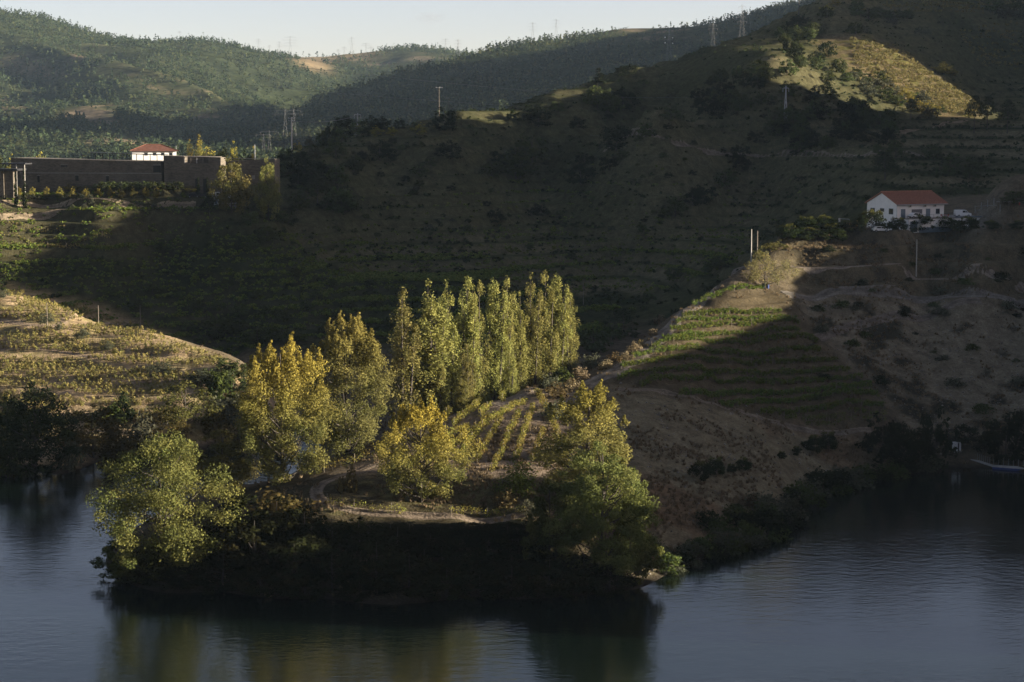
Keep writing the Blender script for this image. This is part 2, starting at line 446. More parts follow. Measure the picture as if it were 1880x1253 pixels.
# ------------------------------------------------------------------ river
def water_material():
    m, n, l = new_mat('river_water')
    out = n.new('ShaderNodeOutputMaterial'); b = n.new('ShaderNodeBsdfPrincipled')
    b.inputs['Base Color'].default_value = (0.003, 0.0065, 0.005, 1); b.inputs['Roughness'].default_value = 0.10; b.inputs['IOR'].default_value = 1.5
    g = n.new('ShaderNodeNewGeometry')
    def noise(sx, sy, det, rot=0.0):
        mp = n.new('ShaderNodeMapping'); mp.inputs['Scale'].default_value = (sx, sy, 1); mp.inputs['Rotation'].default_value = (0, 0, rot)
        l.new(g.outputs['Position'], mp.inputs[0])
        t = n.new('ShaderNodeTexNoise'); t.inputs['Scale'].default_value = 1.0; t.inputs['Detail'].default_value = det
        l.new(mp.outputs[0], t.inputs['Vector']); return t
    r1 = noise(0.9, 1.5, 4, 0.25); r2 = noise(0.35, 0.6, 3, -0.2); wind = noise(0.012, 0.03, 3, 0.15)
    mr = n.new('ShaderNodeMapRange'); mr.inputs[1].default_value = 0.38; mr.inputs[2].default_value = 0.66; mr.inputs[3].default_value = 0.35; mr.inputs[4].default_value = 1.0
    l.new(wind.outputs[0], mr.inputs[0])
    ad = n.new('ShaderNodeMath'); ad.operation = 'MULTIPLY_ADD'; ad.inputs[1].default_value = 1.8
    l.new(r2.outputs[0], ad.inputs[0]); l.new(r1.outputs[0], ad.inputs[2])
    mu = n.new('ShaderNodeMath'); mu.operation = 'MULTIPLY'; l.new(ad.outputs[0], mu.inputs[0]); l.new(mr.outputs[0], mu.inputs[1])
    bp = n.new('ShaderNodeBump'); bp.inputs['Strength'].default_value = 1.0; bp.inputs['Distance'].default_value = 0.045
    l.new(mu.outputs[0], bp.inputs['Height']); l.new(bp.outputs[0], b.inputs['Normal'])
    l.new(b.outputs[0], out.inputs['Surface'])
    return m
wx = np.linspace(-420, 420, 8); wy = np.linspace(120, 640, 8)
WX, WY = np.meshgrid(wx, wy)
structure('river', mesh_np('river', np.stack([WX, WY, WX * 0], -1).reshape(-1, 3), grid_faces(8, 8), water_material()))

# ------------------------------------------------------------------ bank under and behind the viewpoint
bx = np.linspace(-900, 900, 90); by = np.linspace(-700, 152, 60)
BX, BY = np.meshgrid(bx, by)
BZ = np.where(BY > 0, 67.5 - BY * 0.47, 67.5 - BY * 0.33) + fbm(BX, BY, 90, 4, 61) * np.where(BY < -15, 14, 1.0)
structure('hillside', mesh_np('hillside', np.stack([BX, BY, BZ], -1).reshape(-1, 3), grid_faces(60, 90), M_GROUND, np.zeros((5400, 3)) + np.array((0.06, 0.055, 0.035)), True))

# ------------------------------------------------------------------ far hills
FARS = 1.85
def far_hill(name, pts, extra, ys, us, nu, nw, rel, seed):
    c = [P(a, b, d * FARS) for a, b, d in pts] + [(x * FARS, y * FARS, CAM_H + (z - CAM_H) * FARS) for x, y, z in extra]
    c = np.array(c)
    y0 = ys[0]
    def wp(x, y): return 3.0 * x / y, np.log(y / 1000.0)
    a, b = wp(c[:, 0], c[:, 1])
    T = tps_fit(np.stack([a, b, c[:, 2]], 1), 1e-3)
    u = np.linspace(us[0], us[1], nu); w = np.geomspace(ys[0] * FARS, ys[1] * FARS, nw)
    U, Y = np.meshgrid(u, w); X = U * Y
    Z = tps_eval(T, *wp(X, Y))
    Z = Z + rel(X, Y, Z)
    return X, Y, Z
PA = [(0, 290, 1250), (200, 292, 1250), (450, 292, 1300), (0, 200, 1650), (200, 225, 1560), (330, 262, 1420), (435, 215, 1700), (440, 268, 1480), (200, 150, 2000), (100, 100, 2300),
      (0, 24, 2750), (60, 30, 2760), (120, 44, 2740), (200, 74, 2700), (300, 76, 2700), (380, 72, 2640), (450, 93, 2660), (540, 104, 2800), (590, 106, 2950), (650, 106, 3100), (700, 98, 3200), (760, 96, 3200),
      (830, 96, 3100), (880, 105, 2950), (400, 130, 2300), (560, 170, 2300), (500, 225, 1950), (-200, 10, 2700), (-200, 200, 1650), (650, 150, 2700), (800, 130, 2750), (330, 170, 2050), (1000, 130, 2700), (1200, 130, 2700)]
XA = [(-700, 3300, 190), (-300, 3400, 120), (0, 3600, 110), (300, 3600, 80), (600, 3300, 60), (-260, 1200, 30), (0, 1250, 25), (700, 2600, 90)]
def relA(X, Y, Z):
    r = 1 - np.abs(2 * fbm(X + 0.5 * Y, Y * 0.6, 780, 4, 71))
    amp = 80 * sstep(2500, 3300, Y) * (1 - sstep(4350, 4800, Y))
    return (r - 0.72) * amp + fbm(X, Y, 220, 4, 75) * 18
AX, AY, AZ = far_hill('a', PA, XA, (1200, 3700), (-0.42, 0.4), 240, 240, relA, 1)
PB = [(440, 290, 1330), (480, 262, 1380), (520, 225, 1480), (600, 182, 1600), (700, 148, 1720), (780, 124, 1820), (860, 106, 1920), (950, 88, 2020), (1050, 76, 2100), (1130, 66, 2140), (1250, 68, 2220), (1340, 60, 2280), (1420, 42, 2350), (1500, 38, 2400), (1650, 30, 2450),
      (650, 240, 1350), (800, 200, 1420), (1000, 165, 1520), (1200, 130, 1600), (1400, 100, 1700), (700, 190, 1550), (900, 140, 1750), (1100, 110, 1850)]
XB = [(-280, 1330, 10), (-250, 1500, 5), (-260, 1800, 0), (-250, 2200, -10), (-100, 2300, 30), (50, 2500, 70), (250, 2700, 90), (500, 2800, 110), (-150, 1900, 20)]
def relB(X, Y, Z):
    return fbm(X, Y, 425, 4, 85) * 18 * sstep(2600, 3100, Y) + fbm(X, Y, 110, 3, 88) * 7
BXh, BYh, BZh = far_hill('b', PB, XB, (1300, 2900), (-0.24, 0.4), 210, 190, relB, 2)
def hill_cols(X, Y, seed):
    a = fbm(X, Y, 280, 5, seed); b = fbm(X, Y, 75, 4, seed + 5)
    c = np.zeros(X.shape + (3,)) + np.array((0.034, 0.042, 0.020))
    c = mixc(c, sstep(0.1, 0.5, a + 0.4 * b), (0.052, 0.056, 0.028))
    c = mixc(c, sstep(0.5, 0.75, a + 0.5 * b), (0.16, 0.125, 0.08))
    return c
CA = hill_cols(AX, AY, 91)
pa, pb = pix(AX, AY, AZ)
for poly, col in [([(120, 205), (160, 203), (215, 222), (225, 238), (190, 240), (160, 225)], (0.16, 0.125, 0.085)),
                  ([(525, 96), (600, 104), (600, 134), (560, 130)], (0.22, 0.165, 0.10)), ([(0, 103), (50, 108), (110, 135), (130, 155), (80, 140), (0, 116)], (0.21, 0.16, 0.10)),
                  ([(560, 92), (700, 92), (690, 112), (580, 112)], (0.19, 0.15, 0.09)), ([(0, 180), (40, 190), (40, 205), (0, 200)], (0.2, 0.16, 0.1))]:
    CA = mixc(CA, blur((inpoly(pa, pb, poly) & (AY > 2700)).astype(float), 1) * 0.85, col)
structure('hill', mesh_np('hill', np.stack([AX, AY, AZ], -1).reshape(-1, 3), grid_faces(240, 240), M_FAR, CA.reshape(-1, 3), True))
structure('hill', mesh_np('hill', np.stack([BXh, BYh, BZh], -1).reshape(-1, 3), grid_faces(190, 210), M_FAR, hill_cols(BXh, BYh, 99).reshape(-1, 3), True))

# ------------------------------------------------------------------ haze of the valley
def haze_box():
    x0, x1, y0, y1, z0, z1 = -3600, 3600, -760, 7300, -120, 590
    v = [(x, y, z) for z in (z0, z1) for y in (y0, y1) for x in (x0, x1)]
    f = [(0, 2, 3, 1), (4, 5, 7, 6), (0, 1, 5, 4), (2, 6, 7, 3), (0, 4, 6, 2), (1, 3, 7, 5)]
    m, n, l = new_mat('haze_air')
    out = n.new('ShaderNodeOutputMaterial'); pv = n.new('ShaderNodeVolumePrincipled')
    pv.inputs['Color'].default_value = (0.54, 0.74, 1.0, 1); pv.inputs['Density'].default_value = HAZE_D
    pv.inputs['Anisotropy'].default_value = 0.2
    l.new(pv.outputs[0], out.inputs['Volume'])
    o = link('haze', mesh_np('haze', v, f, m)); o['kind'] = 'stuff'
HAZE_D = 0.000019
haze_box()
# ------------------------------------------------------------------ foliage library
def rnd_dirs(n):
    v = rng.normal(size=(n, 3)); return v / np.linalg.norm(v, axis=1, keepdims=True)

def leaves(cent, rad, per, size, pal, wts=None, up=0.0, squash=1.0, shell=0.45, fold=1.0, tri=False, grad=None):
    """leaf sized faces round clump centres; returns verts, faces, colours"""
    cent = np.asarray(cent, float); k = len(cent)
    rad = np.broadcast_to(np.asarray(rad, float), (k,))
    per = np.broadcast_to(np.asarray(per), (k,)).astype(int)
    idx = np.repeat(np.arange(k), per); n = len(idx)
    d = rnd_dirs(n); rr = rng.random(n) ** shell
    off = d * (rr * rad[idx])[:, None]; off[:, 2] *= squash
    c = cent[idx] + off
    nrm = d * 0.85 + rnd_dirs(n) * 0.75; nrm[:, 2] += up
    nrm /= np.linalg.norm(nrm, axis=1, keepdims=True) + 1e-9
    t = np.cross(nrm, rnd_dirs(n)); t /= np.linalg.norm(t, axis=1, keepdims=True) + 1e-9
    b = np.cross(nrm, t)
    s = size * (0.6 + 0.8 * rng.random(n))[:, None]
    pal = np.asarray(pal, float)
    p = rng.dirichlet(np.ones(len(pal)) * 0.8 if wts is None else np.asarray(wts, float), size=k)
    col = (p[idx][:, :, None] * pal[None]).sum(1) * (0.82 + 0.36 * rng.random((n, 1)))
    if grad is not None: col = grad(c, col)
    if tri:
        v = np.stack([c - t * s * 0.5 - b * s * 0.3, c + t * s * 0.5 - b * s * 0.3, c + b * s * 0.6], 1)
        m = 3
    else:
        v = np.stack([c - t * s * 0.5, c - b * s * 0.32, c + t * s * 0.5, c + b * s * 0.32], 1)
        m = 4
    f = np.arange(n * m).reshape(n, m)
    return v.reshape(-1, 3), f, np.repeat(col, m, 0)

def join(parts):
    V, F, Cc = [], [], []; o = 0
    for v, f, c in parts:
        V.append(v); F.append(f + o); Cc.append(c); o += len(v)
    return np.concatenate(V), np.concatenate(F), np.concatenate(Cc)

def tubes(segs, sides=5):
    """tapered round bars: (p0, p1, r0, r1)"""
    V, F = [], []; o = 0
    for p0, p1, r0, r1 in segs:
        p0 = np.asarray(p0, float); p1 = np.asarray(p1, float)
        ax = p1 - p0; ln = np.linalg.norm(ax)
        if ln < 1e-6: continue
        ax /= ln
        t = np.cross(ax, (0, 0, 1.0) if abs(ax[2]) < 0.9 else (1.0, 0, 0)); t /= np.linalg.norm(t); b = np.cross(ax, t)
        a = np.arange(sides) * 2 * math.pi / sides
        ring = np.cos(a)[:, None] * t + np.sin(a)[:, None] * b
        V += [p0 + ring * r0, p1 + ring * r1]
        i = np.arange(sides); j = (i + 1) % sides
        F.append(np.stack([o + i, o + j, o + sides + j, o + sides + i], 1)); o += 2 * sides
        if sides == 4:
            F.append(np.array([[o - 1, o - 2, o - 3, o - 4], [o - 8, o - 7, o - 6, o - 5]]))
    return np.concatenate(V), np.concatenate(F)

class Proto:
    pass

def finish(crown, trunk, H, W, name):
    p = Proto()
    q = crown[0]
    p.H = float(np.percentile(q[:, 2], 99.7))
    p.W = float(np.mean([np.percentile(q[:, i], 97) - np.percentile(q[:, i], 3) for i in (0, 1)]))
    p.crown = mesh_np('crown', *crown[:2], M_LEAF, crown[2])
    p.trunk = mesh_np('trunk', *trunk, M_BARK) if trunk is not None else None
    if trunk is not None and crown[1].shape[1] == 4:
        nv = len(trunk[0])
        v = np.concatenate([trunk[0], crown[0]]); f = np.concatenate([trunk[1], crown[1] + nv])
        c = np.concatenate([np.tile((0.06, 0.05, 0.04), (nv, 1)), crown[2]])
        p.whole = mesh_np(name, v, f, M_LEAF, c)
    else:
        p.whole = mesh_np(name, *crown[:2], M_LEAF, crown[2])
    return p

def sway(H, n=7, amp=0.03):
    z = np.linspace(0, H, n)
    return np.stack([np.cumsum(rng.normal(0, amp * H / n, n)) * (z > 0), np.cumsum(rng.normal(0, amp * H / n, n)) * (z > 0), z], 1)

def broad_tree(name, H, W, base, nclump, per, size, pal, profile, crad=0.11, wts=None, topgrad=None, limbs=22, squash=0.8, inner=0.35, plume=0.0):
    R = W / 2
    ax = sway(H * 0.92)
    t = rng.random(nclump * 3)
    w = profile(t); keep = rng.random(len(t)) < (w / w.max()) ** 1.3; t = t[keep][:nclump]; k = len(t)
    ang = rng.random(k) * 2 * math.pi
    lob = 1 + 0.22 * np.sin(ang * 3 + rng.random() * 6) + 0.15 * np.sin(ang * 5 + t * 6)
    rr = (inner + (1 - inner) * rng.random(k) ** 0.55) * profile(t) * R * lob * 0.92
    z = base * H + t * (1 - base) * H
    axx = np.stack([np.interp(z, ax[:, 2], ax[:, 0]), np.interp(z, ax[:, 2], ax[:, 1])], 1)
    cen = np.stack([axx[:, 0] + rr * np.cos(ang), axx[:, 1] + rr * np.sin(ang), z + rng.normal(0, 0.02 * H, k)], 1)
    cr = crad * (0.6 + 0.9 * rng.random(k)) * (W + H) / 2 * (0.55 + 0.45 * profile(t))
    grad = (lambda c, col: topgrad(np.clip(c[:, 2] / H, 0, 1.1), col)) if topgrad else None
    pr = np.maximum(8, per * (cr / cr.mean()) ** 1.6)
    parts = [leaves(cen, cr, pr, size, pal, wts, 0.25, squash + plume, grad=grad)]
    if plume:
        top = np.argsort(-(z + 0.3 * rng.random(k) * H))[:max(6, k // 5)]
        for i in top:
            m = 4
            c2 = cen[i] + np.stack([rng.normal(0, 0.1, m), rng.normal(0, 0.1, m), np.linspace(0.5, 2.0, m) * cr[i]], 1)
            parts.append(leaves(c2, cr[i] * np.linspace(0.5, 0.16, m), per * np.linspace(0.45, 0.12, m) + 3, size, pal, wts, 0.2, 1.3, grad=grad))
    segs = [(ax[i], ax[i + 1], 0.022 * H * (1 - 0.8 * ax[i, 2] / H) * 0.7, 0.022 * H * (1 - 0.8 * ax[i + 1, 2] / H) * 0.7) for i in range(len(ax) - 1)]
    for i in rng.choice(k, min(limbs, k), False):
        zz = max(base * H * 0.7, cen[i, 2] - 0.22 * H * (0.6 + rng.random()))
        p0 = np.array([np.interp(zz, ax[:, 2], ax[:, 0]), np.interp(zz, ax[:, 2], ax[:, 1]), zz])
        mid = p0 * 0.45 + cen[i] * 0.55 + np.array([0, 0, -0.03 * H])
        r = 0.0065 * H
        segs += [(p0, mid, r, r * 0.65), (mid, cen[i], r * 0.65, r * 0.2)]
    return finish(join(parts), tubes(segs), H, W, name)

def poplar(name, H, W, nplume, per, size, pal):
    parts, segs = [], []
    plumes = [(0.0, 0.0, 1.0)] + [(rng.normal(0, 0.20) * W, rng.normal(0, 0.20) * W, 0.72 + 0.25 * rng.random()) for _ in range(nplume - 1)]
    for (x, y, h) in plumes:
        n = int(30 * h + 8)
        t = np.sort(rng.random(n)) ** 0.9
        prof = np.clip(np.minimum(0.62 + 1.6 * t, 1.30 * (1 - t) ** 0.45), 0.06, 1)
        a = rng.random(n) * 6.283
        R = W * (0.34 if h == 1.0 else 0.27)
        rr = prof * R * (0.3 + 0.7 * rng.random(n))
        z = (0.035 + 0.955 * t) * H * h
        cen = np.stack([x * (0.55 + 0.5 * t) + rr * np.cos(a), y * (0.55 + 0.5 * t) + rr * np.sin(a), z], 1)
        cr = R * (0.34 + 0.3 * rng.random(n)) * (0.45 + 0.55 * prof)
        parts.append(leaves(cen, cr, np.maximum(6, per * (0.4 + 0.6 * prof)), size, pal, None, 0.15, 2.1))
        segs.append(((x * 0.5, y * 0.5, 0), (x * 0.8, y * 0.8, H * h * 0.5), 0.010 * H, 0.006 * H))
        segs.append(((x * 0.8, y * 0.8, H * h * 0.5), (x * 1.05, y * 1.05, H * h * 0.96), 0.006 * H, 0.001 * H))
        for i in rng.choice(n, 7, False):
            z0 = max(0.3, z[i] - 0.12 * H)
            segs.append(((x * 0.6, y * 0.6, z0), cen[i], 0.0028 * H, 0.001 * H))
    return finish(join(parts), tubes(segs), H, W, name)

def shrub(name, H, W, nclump, per, size, pal, wts=None, spiky=0.0, stems=6, up=0.2):
    R = W / 2
    d = rnd_dirs(nclump); d[:, 2] = np.abs(d[:, 2])
    q = (0.45 + 0.55 * rng.random(nclump) ** 0.6)[:, None]
    lob = (1 + 0.25 * np.sin(np.arctan2(d[:, 1], d[:, 0]) * 3 + rng.random() * 6))[:, None]
    cen = d * q * np.array([R, R, H]) * 0.86 * np.concatenate([lob, lob, np.ones_like(lob)], 1)
    cen[:, 2] = np.maximum(cen[:, 2], 0.12 * H)
    cr = 0.24 * (W + H) / 2 * (0.6 + 0.7 * rng.random(nclump))
    crown = leaves(cen, cr, per, size, pal, wts, up, 0.8 + spiky)
    segs = [((0, 0, 0), cen[i] * 0.9, 0.02 * H, 0.006 * H) for i in rng.choice(nclump, stems, False)]
    return finish(crown, tubes(segs, 4), H, W, name)

def pine(name, H, W, nl, per, size, pal, base=0.35):
    cen, cr, segs = [], [], [((0, 0, 0), (0.02 * H, 0, H * 0.95), 0.016 * H, 0.004 * H)]
    for i in range(nl):
        t = i / (nl - 1); z = H * (base + (0.97 - base) * t)
        R = W / 2 * (1 - t) ** 0.75 * (0.75 + 0.4 * rng.random()) + 0.06 * W
        m = 5 if t < 0.8 else 3
        a0 = rng.random() * 6.28
        for j in range(m):
            a = a0 + j * 6.283 / m + rng.normal(0, 0.2); r = R * (0.55 + 0.45 * rng.random())
            c = (0.02 * H + r * math.cos(a), r * math.sin(a), z + rng.normal(0, 0.01 * H))
            cen.append(c); cr.append(0.10 * W + 0.10 * R)
            segs.append(((0.02 * H, 0, z - 0.03 * H), c, 0.004 * H, 0.0015 * H))
    crown = leaves(cen, np.array(cr) * 1.25, per, size, pal, None, 0.5, 0.6)
    return finish(crown, tubes(segs, 4), H, W, name)

# palettes: leaf colours
POP = [(0.20, 0.20, 0.062), (0.26, 0.245, 0.075), (0.29, 0.26, 0.085), (0.14, 0.15, 0.048)]
YEL = [(0.38, 0.28, 0.045), (0.30, 0.235, 0.045), (0.18, 0.17, 0.045), (0.34, 0.22, 0.03)]
MID = [(0.13, 0.135, 0.042), (0.18, 0.17, 0.055), (0.085, 0.098, 0.032), (0.22, 0.19, 0.06)]
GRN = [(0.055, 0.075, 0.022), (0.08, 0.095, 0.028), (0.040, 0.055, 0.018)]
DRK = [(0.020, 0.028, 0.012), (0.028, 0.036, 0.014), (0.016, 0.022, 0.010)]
PIN = [(0.030, 0.042, 0.020), (0.042, 0.055, 0.026), (0.055, 0.065, 0.028)]
OLV = [(0.085, 0.090, 0.058), (0.065, 0.072, 0.045), (0.11, 0.11, 0.07)]
TAM = [(0.085, 0.070, 0.024), (0.065, 0.060, 0.022), (0.11, 0.085, 0.030)]
RST = [(0.11, 0.078, 0.036), (0.09, 0.068, 0.032), (0.14, 0.11, 0.05)]
DRY = [(0.20, 0.155, 0.090), (0.15, 0.115, 0.065), (0.24, 0.19, 0.12)]
VIN = [(0.20, 0.20, 0.050), (0.155, 0.175, 0.042), (0.26, 0.215, 0.05), (0.19, 0.13, 0.045)]
VNG = [(0.080, 0.130, 0.026), (0.110, 0.155, 0.034), (0.15, 0.16, 0.040)]
VNY = [(0.22, 0.205, 0.070), (0.16, 0.175, 0.055), (0.27, 0.22, 0.075), (0.21, 0.15, 0.065)]

MDG = [(0.105, 0.115, 0.034), (0.15, 0.145, 0.046), (0.07, 0.085, 0.026), (0.17, 0.15, 0.05)]
def egg(t): return np.clip(np.sin(np.pi * np.clip(t, 0, 1) ** 0.75) ** 0.7, 0.12, 1)
def oval(t): return np.clip(np.sin(np.pi * np.clip(0.06 + 0.93 * t, 0, 1) ** 0.95) ** 0.62, 0.12, 1)
def cone(t): return np.clip(1.05 * (1 - t) ** 0.65 * np.minimum(1, 0.55 + 2.5 * t), 0.08, 1)
def dome(t): return np.clip((1 - t ** 2.6) ** 0.6 * np.minimum(1, 0.7 + 1.5 * t), 0.12, 1)
def autumn_or_lit_top(lo, hi, tint):
    tint = np.array(tint)
    def g(t, col):
        m = np.clip((t - lo) / (hi - lo), 0, 1)[:, None] * (0.5 + 0.7 * rng.random((len(col), 1)))
        m = np.clip(m, 0, 1)
        return col * (1 - m) + m * tint * (0.75 + 0.5 * rng.random((len(col), 1)))
    return g

def stand(root_name, p, pos, H, W, label, cat, group=None, rot=None, parts=True):
    """one tree or bush standing on the ground"""
    rot = random.uniform(0, 6.28) if rot is None else rot
    s = (W / p.W, W / p.W, H / p.H)
    pos = (pos[0], pos[1], pos[2] - 0.02 * H)
    if parts and p.trunk is not None:
        r = bpy.data.objects.new(root_name, None); COL.objects.link(r)
        r.empty_display_size = 0.5
        r.location = pos; r.rotation_euler = (0, 0, rot); r.scale = s
        link('trunk', p.trunk, r); link('crown', p.crown, r)
    else:
        r = link(root_name, p.whole, None, pos, rot, s)
    return tag(r, label, cat, group)

def stand_px(root_name, p, px, ytop, wpx, label, cat, group=None, base=None, d=None, parts=True, rot=None, ymin=0, ymax=1e9, wmul=1.0):
    pos = place(px, d) if d else at(px, base, ymin, ymax)
    m = mpp(pos)
    top = CAM_H + ray(px, ytop)[1] * pos[1]
    H = max(0.6, top - pos[2])
    return stand(root_name, p, pos, H, wpx * m * wmul, label, cat, group, rot, parts)

# ------------------------------------------------------------------ the trees of the wooded point
yellow_top = autumn_or_lit_top(0.35, 0.95, (0.30, 0.215, 0.032))
T_LEFT = broad_tree('plane_tree', 20, 17, 0.02, 149, 227, 0.29, MDG, egg, 0.088, limbs=40)
T_LEFT2 = broad_tree('plane_tree', 17, 9, 0.05, 80, 192, 0.29, MID, egg, 0.10)
T_A = broad_tree('autumn_tree', 23, 14, 0.03, 189, 218, 0.29, MID, oval, 0.070, topgrad=autumn_or_lit_top(0.42, 1.0, (0.37, 0.295, 0.058)), plume=0.35, limbs=34)
T_B = broad_tree('autumn_tree', 24, 14, 0.03, 201, 210, 0.29, [(0.16, 0.165, 0.058), (0.21, 0.195, 0.068), (0.115, 0.125, 0.042)], oval, 0.068, topgrad=autumn_or_lit_top(0.50, 1.0, (0.29, 0.25, 0.065)), plume=0.35, limbs=34)
T_C = broad_tree('autumn_tree', 17, 15, 0.08, 143, 183, 0.29, MID, oval, 0.070, topgrad=autumn_or_lit_top(0.42, 0.95, (0.37, 0.29, 0.055)), plume=0.35, limbs=40)
T_D = broad_tree('poplar_tree', 24, 11, 0.05, 149, 192, 0.29, POP, oval, 0.06, topgrad=autumn_or_lit_top(0.62, 0.98, (0.30, 0.27, 0.055)), plume=0.6, limbs=30)
T_E = broad_tree('alder_tree', 21, 15, 0.02, 218, 218, 0.29, [(0.12, 0.13, 0.04), (0.16, 0.155, 0.05), (0.08, 0.095, 0.03)], egg, 0.075, limbs=44)

stand_px('plane_tree', T_LEFT, 298, 796, 205, 'broad pale green tree at the water edge on the tip of the wooded point', 'tree', base=1050)
stand_px('plane_tree', T_LEFT2, 405, 790, 110, 'smaller pale tree rising behind the broad tree on the tip of the point', 'tree', d=338)
stand_px('autumn_tree', T_A, 516, 626, 145, 'tall yellowing tree with several golden tops left of the darker green one', 'tree', d=336)
stand_px('autumn_tree', T_B, 634, 576, 130, 'tallest broad tree, green below with a yellow crest, beside the poplars', 'tree', d=356)
stand_px('autumn_tree', T_C, 772, 732, 152, 'low spreading tree with bright golden leaves in front of the vine rows', 'tree', d=316)
stand_px('poplar_tree', T_D, 1080, 702, 140, 'slender tree with a bright yellow green spire above the riverside alder', 'tree', d=322)
stand_px('alder_tree', T_E, 1102, 818, 162, 'bushy green riverside tree leaning over the water at the right of the point', 'tree', base=1062)
T_E2 = broad_tree('alder_tree', 12, 9, 0.02, 80, 110, 0.40, [(0.08, 0.095, 0.028), (0.12, 0.12, 0.034), (0.055, 0.07, 0.022)], egg, 0.09, limbs=20)
stand_px('alder_tree', T_E2, 1158, 930, 90, 'low rounded green tree hanging over the water below the riverside alder', 'tree', base=1070)
stand_px('alder_tree', T_E2, 1152, 842, 80, 'pale green side crown bulging right of the riverside alder', 'tree', d=315)
stand_px('alder_tree', T_E2, 1010, 880, 90, 'dark leafy tree in the shade left of the riverside alder', 'tree', base=1040)

POPS = [poplar('poplar_tree', 25, 6.0, n, 90, 0.31, POP) for n in (4, 5, 5, 6, 4, 5)]
pop_spots = [(738, 533, 396, 74, 'leafy poplar with loose lower branches, leftmost of the row'), (786, 521, 401, 76, 'full double headed poplar, second from the left of the row'),
             (821, 528, 397, 54, 'poplar with a blunt top just left of the dark gap in the row'), (857, 510, 400, 60, 'twin topped poplar just right of the dark gap in the row'),
             (880, 516, 398, 44, 'narrow poplar close behind the twin topped one'), (905, 515, 399, 48, 'single pointed poplar left of the middle spire of the row'),
             (931, 511, 398, 54, 'poplar with a sharp spire in the middle of the row'), (955, 540, 396, 40, 'short thin poplar right of the middle spire'),
             (974, 513, 401, 48, 'pointed poplar left of the tallest pair'), (990, 545, 396, 38, 'short poplar tucked before the tallest pair'),
             (1001, 498, 403, 50, 'tallest poplar of the row with a ragged top'), (1020, 506, 405, 46, 'poplar pressed against the right side of the tallest one'), (1047, 537, 407, 44, 'rightmost poplar of the row with yellow lower leaves')]
pop_spots = [(a, b, 408 - (1047 - a) / 309 * 30, w * 0.80, e) for a, b, c, w, e in pop_spots]
for i, (px, yt, d, w, lab) in enumerate(pop_spots):
    stand_px('poplar_tree', POPS[i % 6], px, yt, w, lab, 'tree', 'poplars behind the vine rows', d=d, wmul=1.0)
for px, yt, d, w, lab in [(800, 640, 388, 34, 'young poplar in front of the double headed poplar'), (858, 632, 388, 26, 'slim young poplar before the twin topped poplar'), (846, 690, 386, 24, 'smallest young poplar at the foot of the row'), (935, 640, 388, 30, 'young poplar in front of the middle spire'), (770, 640, 390, 44, 'low leafy poplar shoots by the leftmost poplar')]:
    stand_px('poplar_tree', POPS[(int(px) % 5)], px, yt, w, lab, 'tree', 'young poplars at the foot of the row', d=d - 3 - (940 - px) * 0.03)

# ------------------------------------------------------------------ shrub prototypes
S_GRN = [shrub('shrub', 2.5, 3.2, 30, 26, 0.30, GRN) for _ in range(3)]
S_DRK = [shrub('shrub', 2.6, 3.2, 30, 26, 0.32, DRK) for _ in range(3)]
S_OLV = [shrub('shrub', 2.4, 3.0, 30, 24, 0.26, OLV) for _ in range(2)]
S_TAM = [shrub('shrub', 2.8, 3.4, 34, 34, 0.24, TAM, spiky=0.4) for _ in range(2)]
S_RST = [shrub('shrub', 1.6, 2.2, 20, 24, 0.22, RST, spiky=0.3) for _ in range(2)]
S_DRY = [shrub('shrub', 1.2, 1.8, 16, 24, 0.22, DRY, spiky=0.6) for _ in range(2)]
S_YEL = [shrub('shrub', 2.2, 2.6, 24, 26, 0.28, MID, spiky=0.3) for _ in range(2)]
S_FTH = shrub('shrub', 4.5, 3.6, 40, 60, 0.22, [(0.10, 0.13, 0.030), (0.13, 0.15, 0.036)], spiky=0.9)

# feathery bush and the planting round the vineyard
stand_px('tamarisk_bush', S_FTH, 950, 838, 64, 'bright green feathery bush at the lower end of the vine rows', 'bush', base=912)
stand_px('shrub', S_YEL[0], 1018, 800, 44, 'yellow green bush at the right edge of the vine rows', 'bush', base=848)
stand_px('shrub', S_OLV[0], 1018, 735, 44, 'grey green round bush beside the bend of the dirt track', 'bush', base=770)
stand_px('shrub', S_RST[0], 634, 850, 34, 'dark reddish bush on the inside of the track bend', 'bush', base=902)
stand_px('shrub', S_OLV[1], 968, 916, 36, 'grey green bush above the lower vine row', 'bush', base=946)
stand_px('shrub', S_RST[1], 930, 896, 40, 'rusty dry bush below the feathery bush', 'bush', base=930)
stand_px('shrub', S_RST[0], 1045, 930, 70, 'reddish brown bush on the bank beside the riverside alder', 'bush', base=985)

# dark bushes on the river front of the point
front = [(395, 950, 80, 1010), (450, 905, 90, 985), (350, 985, 80, 1040), (510, 912, 100, 1000), (560, 930, 80, 1010), (470, 960, 100, 1050), (410, 1010, 90, 1075), (540, 990, 100, 1070),
         (610, 955, 80, 1020), (660, 950, 80, 1010), (610, 1010, 90, 1085), (690, 1000, 90, 1075), (730, 960, 80, 1020), (790, 968, 70, 1015), (750, 1020, 90, 1090), (820, 1035, 80, 1095), (880, 1045, 80, 1098),
         (950, 975, 60, 1015), (940, 1030, 80, 1092), (1000, 990, 70, 1050), (1010, 1030, 80, 1095), (290, 1000, 90, 1064), (240, 1010, 60, 1062), (1070, 1020, 80, 1085), (1120, 1040, 70, 1085), (330, 1040, 70, 1078), (480, 1045, 80, 1090), (660, 1055, 70, 1098), (560, 1050, 70, 1095), (850, 985, 50, 1012)] + [(x, 953 + (x * 7) % 9, 56 + (x % 3) * 8, 984 + (x % 4) * 4) for x in range(572, 1000, 36)] + [(x, 972 + (x * 5) % 9, 60, 1006) for x in range(590, 990, 44)] + [(x, 1004 + (x * 3) % 13, 74, 1052) for x in range(780, 1000, 32)]
